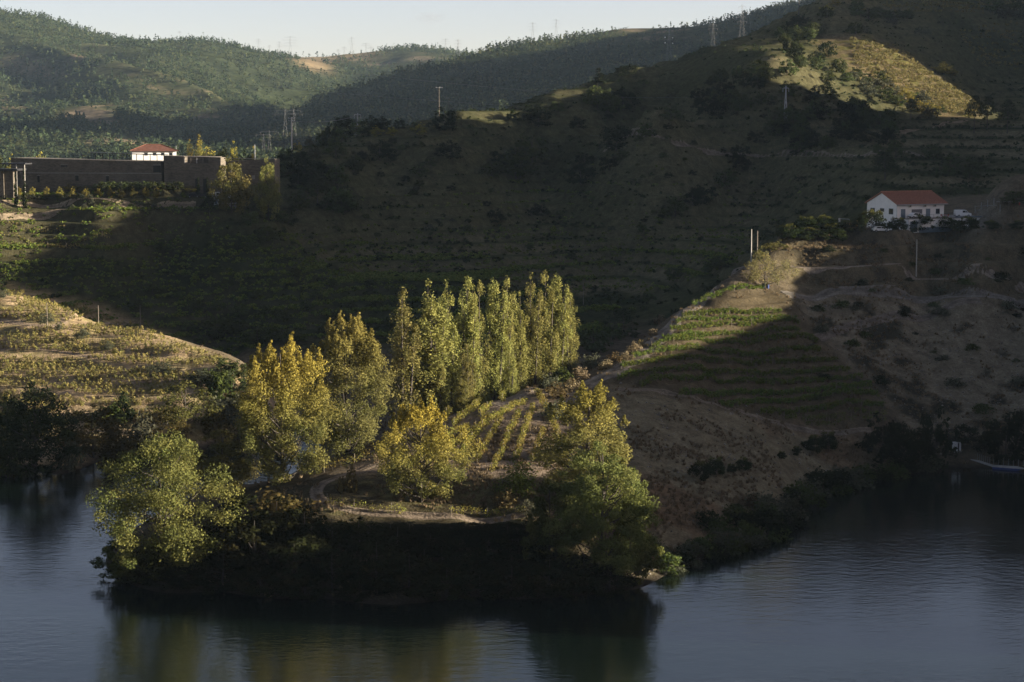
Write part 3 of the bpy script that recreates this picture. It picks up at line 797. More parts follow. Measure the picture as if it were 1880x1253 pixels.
def front_label(px, yb):
    row = 'at the water line' if yb > 1066 else ('halfway down the bank' if yb > 1018 else 'at the lip of the bank')
    x = [(330, 'under the pale tree'), (470, 'right of the pale tree'), (590, 'below the track bend'), (720, 'left under the golden tree'), (830, 'right under the golden tree'), (930, 'under the lower vines'), (2000, 'beside the alder')]
    return 'dark bush %s %s' % (row, next(n for m_, n in x if px < m_))
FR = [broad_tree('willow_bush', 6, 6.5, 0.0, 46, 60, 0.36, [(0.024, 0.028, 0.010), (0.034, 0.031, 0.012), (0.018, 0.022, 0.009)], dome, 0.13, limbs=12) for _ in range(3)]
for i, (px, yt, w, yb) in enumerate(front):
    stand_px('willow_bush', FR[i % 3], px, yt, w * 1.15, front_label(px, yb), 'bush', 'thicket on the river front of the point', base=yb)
stand_px('alder_bush', T_E2, 226, 985, 86, 'leafy bush hanging over the water at the left tip of the point', 'bush', base=1064)
stand_px('alder_bush', T_E2, 268, 1000, 80, 'second leafy bush at the left tip of the point under the broad pale tree', 'bush', base=1068)
stand_px('willow_bush', S_TAM[0], 340, 958, 80, 'greyish brown feathery bush in front of the broad pale tree', 'bush', base=1035)
stand_px('willow_bush', S_TAM[1], 520, 898, 110, 'rust tinged bush with a lit top left of the track bend', 'bush', base=975)

# left bank
T_IVY = broad_tree('ivy_clad_tree', 17, 13, 0.0, 120, 100, 0.42, [(0.022, 0.032, 0.012), (0.032, 0.042, 0.016), (0.05, 0.06, 0.028)], egg, 0.10, limbs=20)
T_OLD = broad_tree('olive_tree', 8, 8, 0.2, 50, 70, 0.30, [(0.075, 0.075, 0.024), (0.10, 0.09, 0.03), (0.055, 0.058, 0.02)], dome, 0.13)
stand_px('ivy_clad_tree', T_IVY, 66, 705, 120, 'tall dark ivy clad tree standing in the water on the left bank', 'tree', base=872)
stand_px('ivy_clad_tree', T_IVY, 8, 728, 70, 'dark tree cut by the left edge of the picture', 'tree', d=418)
stand_px('shrub', S_OLV[0], 126, 800, 44, 'pale green bush hanging over the water right of the ivy clad tree', 'bush', base=862)
stand_px('shrub', S_GRN[0], 14, 822, 50, 'low green bush at the water under the leftmost trees', 'bush', base=878)
TB = broad_tree('tamarisk_bush', 6, 7, 0.0, 60, 80, 0.24, TAM, dome, 0.13, limbs=10)
stand_px('tamarisk_bush', TB, 172, 745, 112, 'large brown green tamarisk with a dark hollow on the left bank', 'bush', base=842)
stand_px('tamarisk_bush', TB, 214, 770, 60, 'olive tinted tamarisk sloping down to the water', 'bush', base=842)
stand_px('fig_bush', S_GRN[1], 205, 740, 55, 'broad leaved green bush behind the tamarisks', 'bush', base=780)
stand_px('shrub', S_DRK[0], 229, 718, 36, 'small dark upright tree above the grey willow', 'bush', base=772)
stand_px('willow_bush', S_OLV[1], 258, 752, 62, 'grey willow bush between the two tamarisks', 'bush', base=832)
stand_px('tamarisk_bush', TB, 308, 750, 74, 'rusty brown rounded tamarisk by the inlet', 'bush', base=815)
stand_px('olive_tree', T_OLD, 342, 698, 98, 'dark spreading tree at the inlet between tamarisk and olive', 'tree', base=792)
stand_px('willow_bush', S_TAM[0], 396, 752, 60, 'dark arching bush beside the still inlet', 'bush', base=800)
stand_px('shrub', S_GRN[2], 406, 680, 46, 'round green bush at the foot of the lit slope', 'bush', base=740)
stand_px('shrub', S_OLV[0], 410, 720, 62, 'dull grey green bush right of the dark spreading tree', 'bush', base=780)
T_OLV = [broad_tree('olive_tree', 4, 4.5, 0.3, 34, 50, 0.24, OLV, dome, 0.15, limbs=10, inner=0.2) for _ in range(2)]
for px, yt, yb, w, lab in [(85, 572, 602, 30, 'olive tree behind the leftmost wooden pole'), (149, 602, 628, 28, 'rounded dark olive tree on the bank between two poles'), (298, 664, 690, 44, 'squat olive bush low on the lit slope'),
                           (363, 677, 708, 46, 'flat topped olive tree with a bare trunk at the slope foot'), (2, 530, 552, 22, 'olive tree on the slope crest at the left edge'), (200, 625, 648, 16, 'thin young olive tree in the bush vines'), (110, 590, 612, 14, 'small bush on the bank right of the leftmost pole')]:
    stand_px('olive_tree', T_OLV[px % 2], px, yt, w, lab, 'tree', base=yb, ymin=420, ymax=580)
# ------------------------------------------------------------------ tracks
def polyline(pts, step):
    pts = np.asarray(pts, float)
    for _ in range(2):                                   # round the corners
        q = [pts[0]]
        for a, b in zip(pts[:-1], pts[1:]): q += [a * 0.75 + b * 0.25, a * 0.25 + b * 0.75]
        q.append(pts[-1]); pts = np.array(q)
    L = np.concatenate([[0], np.cumsum(np.linalg.norm(np.diff(pts[:, :2], axis=0), axis=1))])
    n = max(2, int(L[-1] / step) + 1)
    s = np.linspace(0, L[-1], n)
    return np.stack([np.interp(s, L, pts[:, i]) for i in range(pts.shape[1])], 1)
def strip(name, px_pts, width, col, lift=0.07, ymin=0, ymax=1e9, rut=True):
    c = polyline([at(x, y, ymin, ymax) for x, y in px_pts], 1.2)
    t = np.gradient(c[:, :2], axis=0); t /= np.linalg.norm(t, axis=1, keepdims=True) + 1e-9
    nrm = np.stack([-t[:, 1], t[:, 0]], 1)
    off = np.linspace(-1, 1, 9); V = []; Cc = []
    wob = 1 + 0.25 * vnoise(np.arange(len(c)) * 0.21, np.zeros(len(c)), 5)
    for o in off:
        q = c[:, :2] + nrm * (o * width / 2 * wob)[:, None]
        z = ground_z(q[:, 0], q[:, 1]) + lift * (1.0 if abs(o) < 0.9 else 0.0)
        V.append(np.concatenate([q, z[:, None]], 1))
        k = 1.12 if rut and 0.3 < abs(o) < 0.8 else 0.86
        Cc.append(np.tile(np.array(col) * k, (len(c), 1)) * (0.9 + 0.2 * rng.random((len(c), 1))))
    V = np.stack(V, 1); Cc = np.stack(Cc, 1)
    return structure(name, mesh_np(name, V.reshape(-1, 3), grid_faces(len(c), 9), M_GROUND, Cc.reshape(-1, 3), True))
DUST = (0.20, 0.17, 0.135)
strip('dirt_track', [(1372, 486), (1350, 500), (1310, 530), (1260, 572), (1215, 615), (1180, 652), (1130, 684), (1085, 703), (1050, 722), (1030, 750)], 4.6, DUST)
strip('dirt_track', [(985, 716), (940, 730), (900, 745)], 4.0, (0.20, 0.165, 0.13))
strip('dirt_track', [(690, 852), (640, 872), (598, 884), (578, 898), (585, 922), (640, 938), (740, 946), (860, 953), (975, 950), (1040, 950)], 2.3, (0.17, 0.135, 0.10))
strip('dirt_track', [(1130, 714), (1250, 728), (1340, 752), (1450, 784), (1545, 796), (1600, 790)], 1.8, (0.17, 0.14, 0.105))
strip('dirt_track', [(1440, 540), (1520, 534), (1600, 541), (1700, 545), (1800, 547), (1900, 548)], 3.0, (0.15, 0.135, 0.115), ymin=440)
strip('dirt_track', [(1500, 620), (1560, 598), (1640, 580), (1730, 566), (1800, 552)], 3.0, (0.15, 0.125, 0.10), ymin=430)
strip('dirt_track', [(1450, 490), (1550, 497), (1680, 507), (1780, 510), (1900, 517)], 2.0, (0.20, 0.165, 0.13), ymin=470)
strip('dirt_track', [(1110, 275), (1200, 273), (1300, 273), (1400, 274), (1500, 279), (1600, 284), (1700, 290)], 3.0, (0.17, 0.14, 0.105), ymin=700)
strip('dirt_track', [(1635, 246), (1680, 238), (1730, 226), (1775, 221)], 3.0, (0.22, 0.165, 0.11), ymin=700)
strip('dirt_track', [(0, 400), (60, 398), (110, 386), (160, 378)], 2.5, (0.22, 0.175, 0.12), ymin=590)
strip('dirt_track', [(-20, 368), (100, 370), (200, 376), (300, 378), (360, 379)], 2.2, (0.24, 0.19, 0.13), ymin=590)
strip('dirt_track', [(-10, 588), (60, 598), (120, 601), (180, 592), (235, 588)], 2.4, (0.24, 0.185, 0.13), ymin=430, ymax=580)
strip('dirt_track', [(-10, 642), (100, 640), (160, 655), (225, 660), (300, 640)], 2.2, (0.23, 0.175, 0.125), ymin=430, ymax=580)
strip('dirt_track', [(100, 730), (160, 712), (230, 702), (330, 700), (400, 712)], 2.6, (0.23, 0.175, 0.125), ymin=430, ymax=580)
strip('dirt_track', [(838, 1030), (870, 1024), (905, 1014)], 2.2, (0.2, 0.16, 0.12))

# ------------------------------------------------------------------ vine rows
M_WOOD = flat_material('grey_wood', (0.17, 0.145, 0.115), 0.9, 0.3, 4.0, stretch=(6, 6, 0.6))
POST = mesh_np('post', *tubes([((0, 0, -0.3), (0.02, 0, 1.75), 0.06, 0.05)], 5), M_WOOD)
ROW_H = 1.45
def vine_row(px_pts, label, group, pal, h=ROW_H, width=0.55, per=26, size=0.26, gap=0.0, ymin=0, ymax=1e9, wts=None, d_end=None):
    pts = [at(x, y, ymin, ymax) for x, y in px_pts]
    c = polyline(pts, 0.55)
    o = c[0].copy(); o[2] = float(ground_z(o[0], o[1]))
    z = ground_z(c[:, 0], c[:, 1])
    k = len(c)
    tall = 1 + 0.35 * vnoise(np.arange(k) * 0.17, np.zeros(k), int(o[0] * 7) % 97) * 2
    keep = rng.random(k) > gap
    cen = np.stack([c[:, 0], c[:, 1], z + h * 0.62 * tall], 1) + rng.normal(0, 0.10, (k, 3))
    c2 = np.stack([c[:, 0], c[:, 1], z + h * 0.30 * tall], 1) + rng.normal(0, 0.12, (k, 3))
    cc = np.concatenate([cen[keep], c2[keep & (rng.random(k) > 0.35)]]) - o
    fol = leaves(cc, width * (0.75 + 0.5 * rng.random(len(cc))), per * 0.6, size, pal, wts, 0.2, 0.95)
    r = bpy.data.objects.new('vine_row', None); COL.objects.link(r); r.location = o; r.empty_display_size = 0.5
    link('foliage', mesh_np('foliage', *fol[:2], M_LEAF, fol[2]), r)
    stems = [((a[0] - o[0], a[1] - o[1], zz - o[2] - 0.1), (a[0] - o[0] + rng.normal(0, .08), a[1] - o[1], zz - o[2] + h * 0.6), 0.035, 0.025) for a, zz in list(zip(c, z))[::3]]
    link('vine_stems', mesh_np('vine_stems', *tubes(stems, 4), M_BARK), r)['kind'] = 'stuff'
    for a, zz in list(zip(c, z))[::11]:
        link('post', POST, r, (a[0] - o[0], a[1] - o[1], zz - o[2]), random.random() * 6)
    return tag(r, label, 'vine row', group)
G1 = 'vine rows on the lit plot of the point'
rows = [([(876, 851), (896, 815), (919, 776)], 'yellowing vine row, third from the track side of the lit plot'),
        ([(903, 870), (930, 815), (954, 764)], 'long vine row left of the row that ends at the feathery bush'),
        ([(947, 846), (962, 800), (978, 755)], 'vine row that runs up from the feathery bush'),
        ([(978, 851), (988, 822), (998, 795)], 'short reddish vine row right of the feathery bush'),
        ([(1024, 804), (1010, 770), (996, 742), (985, 724)], 'vine row leaning the other way beside the grey green bush'),
        ([(841, 850), (862, 815), (885, 788), (925, 762), (964, 741)], 'vine row that bends at its middle on the lit plot'),
        ([(812, 848), (840, 815), (878, 786), (919, 766)], 'vine row just left of the bending row'),
        ([(798, 832), (815, 815), (833, 802), (860, 790)], 'patchy vine row behind the golden spreading tree'),
        ([(833, 787), (860, 762), (878, 750), (903, 733)], 'second vine row below the poplars'),
        ([(815, 774), (850, 755), (903, 729)], 'topmost dense vine row at the foot of the poplars'),
        ([(922, 739), (941, 714), (971, 706)], 'yellow vine row that curves at the right end of the poplars'),
        ([(882, 769), (899, 749)], 'shortest vine row, a green stub in the middle of the lit plot'),
        ([(780, 858), (800, 845), (830, 826)], 'ragged vine row half hidden by the golden spreading tree')]
for px_pts, lab in rows:
    vine_row(px_pts, lab, G1, VIN, h=1.8, width=0.66, per=46, gap=0.03, size=0.28)
for px_pts, lab in [([(601, 926), (632, 936)], 'two leafy vines inside the track bend'), ([(650, 936), (700, 942), (744, 946)], 'vine row between the track and the golden spreading tree'),
                    ([(828, 949), (890, 950), (963, 947)], 'vine row along the track below the feathery bush'), ([(595, 868), (640, 855), (674, 843)], 'vine row above the track left of the golden spreading tree'), ([(700, 870), (760, 862), (800, 868)], 'low vines in the soil behind the golden spreading tree')]:
    vine_row(px_pts, lab, 'vines beside the lower track', VIN, h=1.7, width=0.7, per=24, gap=0.1)

trows = [([(1274, 563), (1320, 545), (1361, 534), (1405, 530)], 'curved vine row at the very top of the terraced plot below the almond tree'), ([(1255, 582), (1340, 577), (1433, 575)], 'lit vine row, second from the top of the terraced plot'),
         ([(1243, 594), (1350, 590), (1460, 589)], 'lit vine row, third from the top of the terraced plot'), ([(1232, 609), (1350, 600), (1466, 597)], 'lit vine row, fourth from the top of the terraced plot'),
         ([(1217, 627), (1340, 616), (1466, 612)], 'vine row, fifth from the top, lit at its track end only'), ([(1196, 642), (1350, 632), (1502, 629)], 'vine row, sixth from the top, lit at its track end only'),
         ([(1161, 661), (1330, 651), (1505, 647)], 'vine row, seventh from the top of the terraced plot'), ([(1140, 680), (1330, 668), (1535, 664)], 'vine row, eighth from the top, starting at the track fork'),
         ([(1136, 699), (1350, 686), (1560, 682)], 'vine row, ninth from the top, lit at its corner by the track'), ([(1177, 711), (1370, 702), (1582, 697)], 'vine row, tenth from the top of the terraced plot'),
         ([(1250, 728), (1420, 718), (1600, 712)], 'sparse vine row, third from the bottom of the terraced plot'), ([(1322, 742), (1460, 732), (1612, 727)], 'bright green ended vine row, second from the bottom of the terraced plot'),
         ([(1400, 762), (1500, 754), (1622, 748)], 'lowest vine row of the terraced plot')]
for px_pts, lab in trows:
    vine_row(px_pts, lab, 'terraced vine rows beside the track', VNG, h=1.6, width=0.46, per=72, size=0.27, gap=0.02, ymin=376, ymax=480)
for j, (yl, yr) in enumerate([(770, 764), (782, 776)]):
    vine_row([(1440 + 40 * j, yl), (1540, (yl + yr) / 2), (1625, yr)], 'half withered vines under the terraced plot, %s strip' % ('upper', 'lower')[j], 'terraced vine rows beside the track', VNG, h=1.2, gap=0.4, ymin=376, ymax=480)

# ------------------------------------------------------------------ bush vines on the lit slope at the left
BV = [leaves(np.array([[0, 0, .55], [.25, .1, .7], [-.2, -.1, .75], [.05, .2, 1.0], [0.0, -.2, 1.15]]), 0.36, 11, 0.30, VNY, None, 0.2, 1.0) for _ in range(6)]
BVM = [mesh_np('bush_vine', b[0], b[1], M_LEAF, b[2]) for b in BV]
spots = []
for _ in range(60000):
    px = random.uniform(-40, 448); py = random.uniform(520, 830)
    if not inpoly(np.array([px]), np.array([py]), [(-40, 540), (0, 534), (150, 562), (262, 606), (350, 640), (425, 668), (445, 680), (445, 715), (330, 760), (-40, 830)])[0]: continue
    spots.append((px, py))
    if len(spots) > 9000: break
def many_at(px, py, ymin, ymax, nstep=500):
    px = np.asarray(px, float); py = np.asarray(py, float)
    c, s = math.cos(PITCH), math.sin(PITCH)
    v = (626.5 - py) / FPX; yy = c + v * s
    a = (px - 940) / FPX / yy; b = (v * c - s) / yy
    ys = np.geomspace(max(ymin, 240), min(ymax, 1335), nstep)
    D = CAM_H + b[:, None] * ys - ground_z(a[:, None] * ys, np.broadcast_to(ys, (len(a), nstep)))
    hit = D <= 0
    k = np.where(hit.any(1), hit.argmax(1), -1)
    y = ys[k]
    return np.stack([a * y, y, ground_z(a * y, y)], 1), k >= 0
sp = np.array(spots)
pos, ok = many_at(sp[:, 0], sp[:, 1], 410, 580)
# bare banks run along the slope; vines thin out there
dens = fbm(pos[:, 0], pos[:, 1] * 2.2, 14, 3, 55)
bare = np.abs(((pos[:, 2] + fbm(pos[:, 0], pos[:, 1], 30, 2, 57) * 2.0) / 5.2) % 1 - 0.5) < 0.09
ok &= (dens > -0.24) & ~bare
pos = pos[ok]
cells = {}
for p in pos:                                            # keep a planting distance
    key = (round(p[0] / 0.95), round(p[1] / 1.5))
    if key not in cells: cells[key] = p
pos = np.array(sorted(cells.values(), key=lambda p: p[1]))
for i, p in enumerate(pos[:300]):
    o = link('bush_vine', BVM[i % 6], None, p - np.array([0, 0, 0.05]), random.random() * 6.28, random.uniform(0.75, 1.2))
    tag(o, 'low yellowing bush vine standing in the tan soil of the sunlit slope', 'vine', 'bush vines on the sunlit slope')
def scatter_np(protos, P3, S, name, mat, kind='stuff'):
    V, F, Cc = [], [], []; o = 0
    which = rng.integers(0, len(protos), len(P3))
    for w, (v, f, c) in enumerate(protos):
        I = np.nonzero(which == w)[0]
        if len(I) == 0: continue
        a = rng.random(len(I)) * 6.283
        ca, sa = np.cos(a)[:, None], np.sin(a)[:, None]
        s = np.asarray(S)[I]
        sx, sz = (s, s) if s.ndim == 1 else (s[:, 0], s[:, 1])
        x = (v[None, :, 0] * ca - v[None, :, 1] * sa) * sx[:, None] + P3[I, 0:1]
        y = (v[None, :, 0] * sa + v[None, :, 1] * ca) * sx[:, None] + P3[I, 1:2]
        z = v[None, :, 2] * sz[:, None] + P3[I, 2:3]
        V.append(np.stack([x, y, z], -1).reshape(-1, 3))
        F.append((f[None] + (np.arange(len(I)) * len(v))[:, None, None] + o).reshape(-1, f.shape[1]))
        Cc.append((c[None] * (0.75 + 0.5 * rng.random((len(I), 1, 1)))).reshape(-1, 3)); o += len(I) * len(v)
    ob = link(name, mesh_np(name, np.concatenate(V), np.concatenate(F), mat, np.concatenate(Cc)))
    ob['kind'] = kind
    return ob
BVS = [leaves(np.array([[0, 0, .5], [.2, .1, .85], [-.15, -.1, 1.0]]), 0.36, 8, 0.34, VNY, None, 0.2, 1.0) for _ in range(5)]
scatter_np(BVS, pos[300:], 0.75 + 0.5 * rng.random(len(pos) - 300), 'vines', M_LEAF)

# ------------------------------------------------------------------ low growth that nobody could count
def verts_where(mask, n):
    w = np.clip(mask * GY ** 0.5, 0, None).ravel(); w = w / w.sum()
    i = rng.choice(w.size, n, p=w)
    x = GX.ravel()[i] + rng.normal(0, 0.6, n); y = GY.ravel()[i] + rng.normal(0, 1.0, n)
    return np.stack([x, y, ground_z(x, y)], 1)
infr = ((PXs > -80) & (PXs < 1960)).astype(float)
def tuft(n, h, w, pal):
    a = rng.random(n) * 6.283; r = rng.random(n) * w * 0.4
    b = np.stack([np.cos(a) * r, np.sin(a) * r, np.zeros(n)], 1)
    l = rng.normal(0, 0.35, (n, 2)) * h
    hh = h * (0.6 + 0.6 * rng.random(n))
    tip = b + np.stack([l[:, 0], l[:, 1], hh], 1)
    d = np.stack([-np.sin(a), np.cos(a), np.zeros(n)], 1) * w * 0.13
    v = np.stack([b - d, b + d, tip], 1).reshape(-1, 3)
    c = np.repeat(np.asarray(pal)[rng.integers(0, len(pal), n)], 3, 0)
    return v, np.arange(3 * n).reshape(n, 3), c
TUF = [tuft(12, 0.45, 0.8, DRY) for _ in range(5)]
near = (GY < 520) * (GZ > 0.6) * infr
P3 = verts_where(near * (0.12 + m_bank * 0.5 + 0.4 * m_spoil + m_house + 0.5 * m_pen + 0.2 * m_left) * sstep(-0.15, 0.2, n2 + 0.6 * n1), 8000)
scatter_np(TUF, P3, 0.6 + 0.9 * rng.random(len(P3)), 'dry_grass', M_LEAF)
SCR = [leaves(np.array([[0, 0, .35], [.5, .2, .5], [-.4, .3, .4]]), 0.55, 5, 0.8, DRK + GRN[:1] + OLV[1:2], None, 0.4, 0.6) for _ in range(5)]
hm = hill * infr * (GY < 1150) * (1 - m_quin) * (1 - m_spur)
P3 = verts_where(hm * (0.25 + sstep(-0.05, 0.3, n1 + 0.5 * n2)), 6500)
scatter_np(SCR, P3, 0.7 + 0.9 * rng.random(len(P3)) ** 2, 'undergrowth', M_LEAF)
# old vine terraces on the shaded hill: rows follow the level treads
VT = [leaves(np.array([[-0.6, 0, .5], [0, 0, .7], [0.6, 0, .6]]), 0.42, 5, 0.5, VNG, None, 0.2, 0.8) for _ in range(4)]
low = inpoly(PXs, PYs, [(560, 430), (1380, 400), (1360, 480), (1050, 600), (640, 590), (300, 560), (300, 470)]) & (GY > 590)
rowm = np.abs(((GZ + 0.4 * n1) / 2.1) % 1 - 0.5) < 0.14
P3 = verts_where(rowm * infr * (0.25 * m_vine + 1.2 * low + 1.5 * (m_quin > 0.5) * (PYs > 352) + 1.5 * m_val) * (GY > 556), 10000)
scatter_np(VT, P3, 0.8 + 0.5 * rng.random(len(P3)), 'vines', M_LEAF)
VSP = [(0.15, 0.135, 0.05), (0.12, 0.115, 0.045), (0.18, 0.145, 0.065)]
VY = [leaves(np.array([[-0.5, 0, .5], [0, 0, .8], [0.5, 0, .7]]), 0.45, 6, 0.6, VSP, None, 0.2, 0.9) for _ in range(4)]
lit = inpoly(PXs, PYs, [(1560, 75), (1640, 85), (1720, 140), (1800, 190), (1790, 215), (1730, 205), (1640, 165), (1570, 120)]) & (GY > 850)
top = inpoly(PXs, PYs, [(1620, 2), (1900, 0), (1900, 25), (1640, 22)]) & (GY > 1000)
far_r = inpoly(PXs, PYs, [(1760, 60), (1860, 45), (1900, 60), (1900, 130), (1800, 120)]) & (GY > 950)
P3 = verts_where((lit + 0.6 * top + 0.35 * far_r).astype(float), 2600)
scatter_np(VY, P3, 0.8 + 0.6 * rng.random(len(P3)), 'vines', M_LEAF)

def stone_mesh():
    v = np.array([(1, 0, 0), (-1, 0, 0), (0, 1, 0), (0, -1, 0), (0, 0, 0.8), (0, 0, -0.6)], float) * (0.7 + 0.6 * rng.random((6, 3)))
    f = np.array([(0, 2, 4), (2, 1, 4), (1, 3, 4), (3, 0, 4), (2, 0, 5), (1, 2, 5), (3, 1, 5), (0, 3, 5)])
    return v, f, np.tile((0.20, 0.18, 0.155), (6, 1))
STN = [stone_mesh() for _ in range(4)]
P3 = verts_where((m_spoil + 0.5 * m_bank) * infr, 2600)
scatter_np(STN, P3, 0.10 + 0.28 * rng.random(len(P3)) ** 3, 'rubble', M_GROUND)

# ------------------------------------------------------------------ woods on the far hills
def far_tree(pal, h, w, n=15):
    k = 5
    t = np.linspace(0.15, 0.95, k)
    c = np.stack([rng.normal(0, 0.16, k) * w, rng.normal(0, 0.16, k) * w, t * h], 1)
    return leaves(c, w * 0.36 * (1.1 - t * 0.75), n // k, 0.42 * w, pal, None, 0.3, 1.1, tri=True)
FT = [far_tree([(0.040, 0.055, 0.026), (0.030, 0.042, 0.022), (0.055, 0.066, 0.030)], 8, 5.5) for _ in range(4)] + [far_tree([(0.030, 0.045, 0.022), (0.05, 0.06, 0.03)], 11, 4.5) for _ in range(2)] + [far_tree([(0.075, 0.08, 0.035), (0.06, 0.066, 0.03)], 6, 6) for _ in range(2)]
def grid_points(X, Y, Z, n, dens, wmin=0.0):
    i = rng.integers(0, X.shape[0] - 1, n); j = rng.integers(0, X.shape[1] - 1, n)
    a, b = rng.random(n), rng.random(n)
    def g(A): return (A[i, j] * (1 - a) + A[i, j + 1] * a) * (1 - b) + (A[i + 1, j] * (1 - a) + A[i + 1, j + 1] * a) * b
    p = np.stack([g(X), g(Y), g(Z)], 1)
    k = rng.random(n) < dens(p)
    return p[k]
def densA(p):
    u, v = pix(p[:, 0], p[:, 1], p[:, 2])
    d = sstep(-0.50, -0.10, -fbm(p[:, 0], p[:, 1], 280, 5, 91) + 0.10)
    d[inpoly(u, v, [(115, 200), (165, 200), (220, 222), (228, 240), (188, 242), (155, 226)])] = 0
    d[inpoly(u, v, [(540, 100), (590, 105), (600, 134), (565, 130)]) & (p[:, 1] > 3700)] *= 0.05
    d[inpoly(u, v, [(600, 94), (700, 92), (690, 106), (600, 106)]) & (p[:, 1] > 3700)] *= 0.1
    return d * ((u > -60) & (u < 1000) & (v < 330))
pA = grid_points(AX, AY, AZ, 66000, densA)
scatter_np(FT, pA, np.stack([0.75 + 0.7 * rng.random(len(pA)), 0.6 + 0.7 * rng.random(len(pA)) ** 1.5], 1) * 1.45, 'forest', M_LEAF)
def densB(p):
    u, v = pix(p[:, 0], p[:, 1], p[:, 2])
    return 0.9 * sstep(-0.5, 0.0, -fbm(p[:, 0], p[:, 1], 280, 5, 99) + 0.1) * ((u > 380) & (u < 1560) & (v < 320))
FTB = [(v, f, c * np.array((1.3, 1.35, 1.4))) for v, f, c in FT]  # leaf colours raised and blued to paint in part of the haze
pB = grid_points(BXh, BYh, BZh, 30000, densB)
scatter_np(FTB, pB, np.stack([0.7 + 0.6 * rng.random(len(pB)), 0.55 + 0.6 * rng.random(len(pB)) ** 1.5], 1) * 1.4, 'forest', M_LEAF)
# ------------------------------------------------------------------ trees and bushes of the hillsides
HB = [broad_tree('oak_tree', 7, 7.5, 0.06, 36, 30, 0.62, DRK, dome, 0.14, limbs=8) for _ in range(3)]
HG = [broad_tree('oak_tree', 7, 6.5, 0.06, 36, 30, 0.60, GRN + OLV[:1], dome, 0.14, limbs=8) for _ in range(3)]
HO = [broad_tree('olive_tree', 5, 5, 0.12, 30, 26, 0.48, OLV, dome, 0.15, limbs=8) for _ in range(2)]
HY = [broad_tree('autumn_tree', 8, 6, 0.06, 36, 34, 0.50, MID + YEL[:1], egg, 0.14, limbs=8) for _ in range(2)]
HP = [pine('pine_tree', 10, 6, 9, 26, 0.5, PIN) for _ in range(2)]
HPL = [pine('pine_tree', 10, 6.5, 7, 30, 0.5, PIN + OLV[:1], base=0.5) for _ in range(2)]
CYP = broad_tree('cypress_tree', 8, 1.7, 0.02, 50, 40, 0.30, DRK, cone, 0.10, limbs=4)
ORA = [broad_tree('orange_tree', 3.6, 4.2, 0.22, 46, 60, 0.26, [(0.022, 0.034, 0.011), (0.030, 0.042, 0.013), (0.018, 0.028, 0.010)], dome, 0.15, limbs=8, inner=0.5, topgrad=autumn_or_lit_top(0.78, 1.0, (0.12, 0.12, 0.03))) for _ in range(3)]  # light on the crown tops is painted into the leaf colour

def put(kind, protos, px, yc, w, label, cat='tree', group=None, asp=1.0, parts=None, ymin=560, rot=None):
    """a crown of width w photo pixels centred near (px, yc), standing on the ground below it"""
    h = w * asp
    p = protos[int(px * 7 + yc) % len(protos)]
    base = min(yc + h * 0.55, 1250)
    return stand_px(kind, p, px, yc - h * 0.5, w, label, cat, group, base=base, ymin=ymin, parts=(w >= 24) if parts is None else parts, rot=rot)

put('oak_tree', HB, 816, 218, 42, 'dark round tree with two crowns standing alone on the ridge by the pole', asp=1.0)
put('cypress_tree', [CYP], 1100, 138, 14, 'small dark conical tree on the ridge line against the misty hill', asp=1.9, parts=True)
put('oak_tree', HB, 1141, 131, 20, 'dark tree at the left of the pair on the ridge line')
put('oak_tree', HB, 1160, 127, 20, 'dark tree at the right of the pair on the ridge line')
put('pine_tree', HP, 1625, 303, 42, 'lit round headed pine above the white house', asp=1.2, parts=True)
put('oak_tree', HG, 1645, 273, 33, 'bush topped tree just above the lit pine over the white house')
put('oak_tree', HG, 1612, 274, 20, 'small tree left above the lit pine over the white house')
put('pine_tree', HPL, 1672, 201, 26, 'pale pine with a bare trunk at the right end of the hill wood', asp=1.6, parts=True)
put('pine_tree', HPL, 1788, 208, 36, 'tall pine with bare trunk, left of the three beside the lit spur', asp=1.9, parts=True)
put('pine_tree', HPL, 1812, 206, 34, 'tall pine with bare trunk, middle of the three beside the lit spur', asp=1.8, parts=True)
put('pine_tree', HPL, 1849, 212, 34, 'tall pine with bare trunk, right of the three beside the lit spur', asp=1.8, parts=True)
put('autumn_tree', HY, 1731, 124, 32, 'yellow green bushy tree alone on the dark slope beyond the lit spur', asp=0.7)
put('autumn_tree', HY, 1750, 132, 18, 'low yellow bush touching the yellow green tree beyond the lit spur', cat='bush', asp=0.6)
put('autumn_tree', HG, 1232, 208, 34, 'pale green round tree in a fold of the shaded hill', asp=0.8)

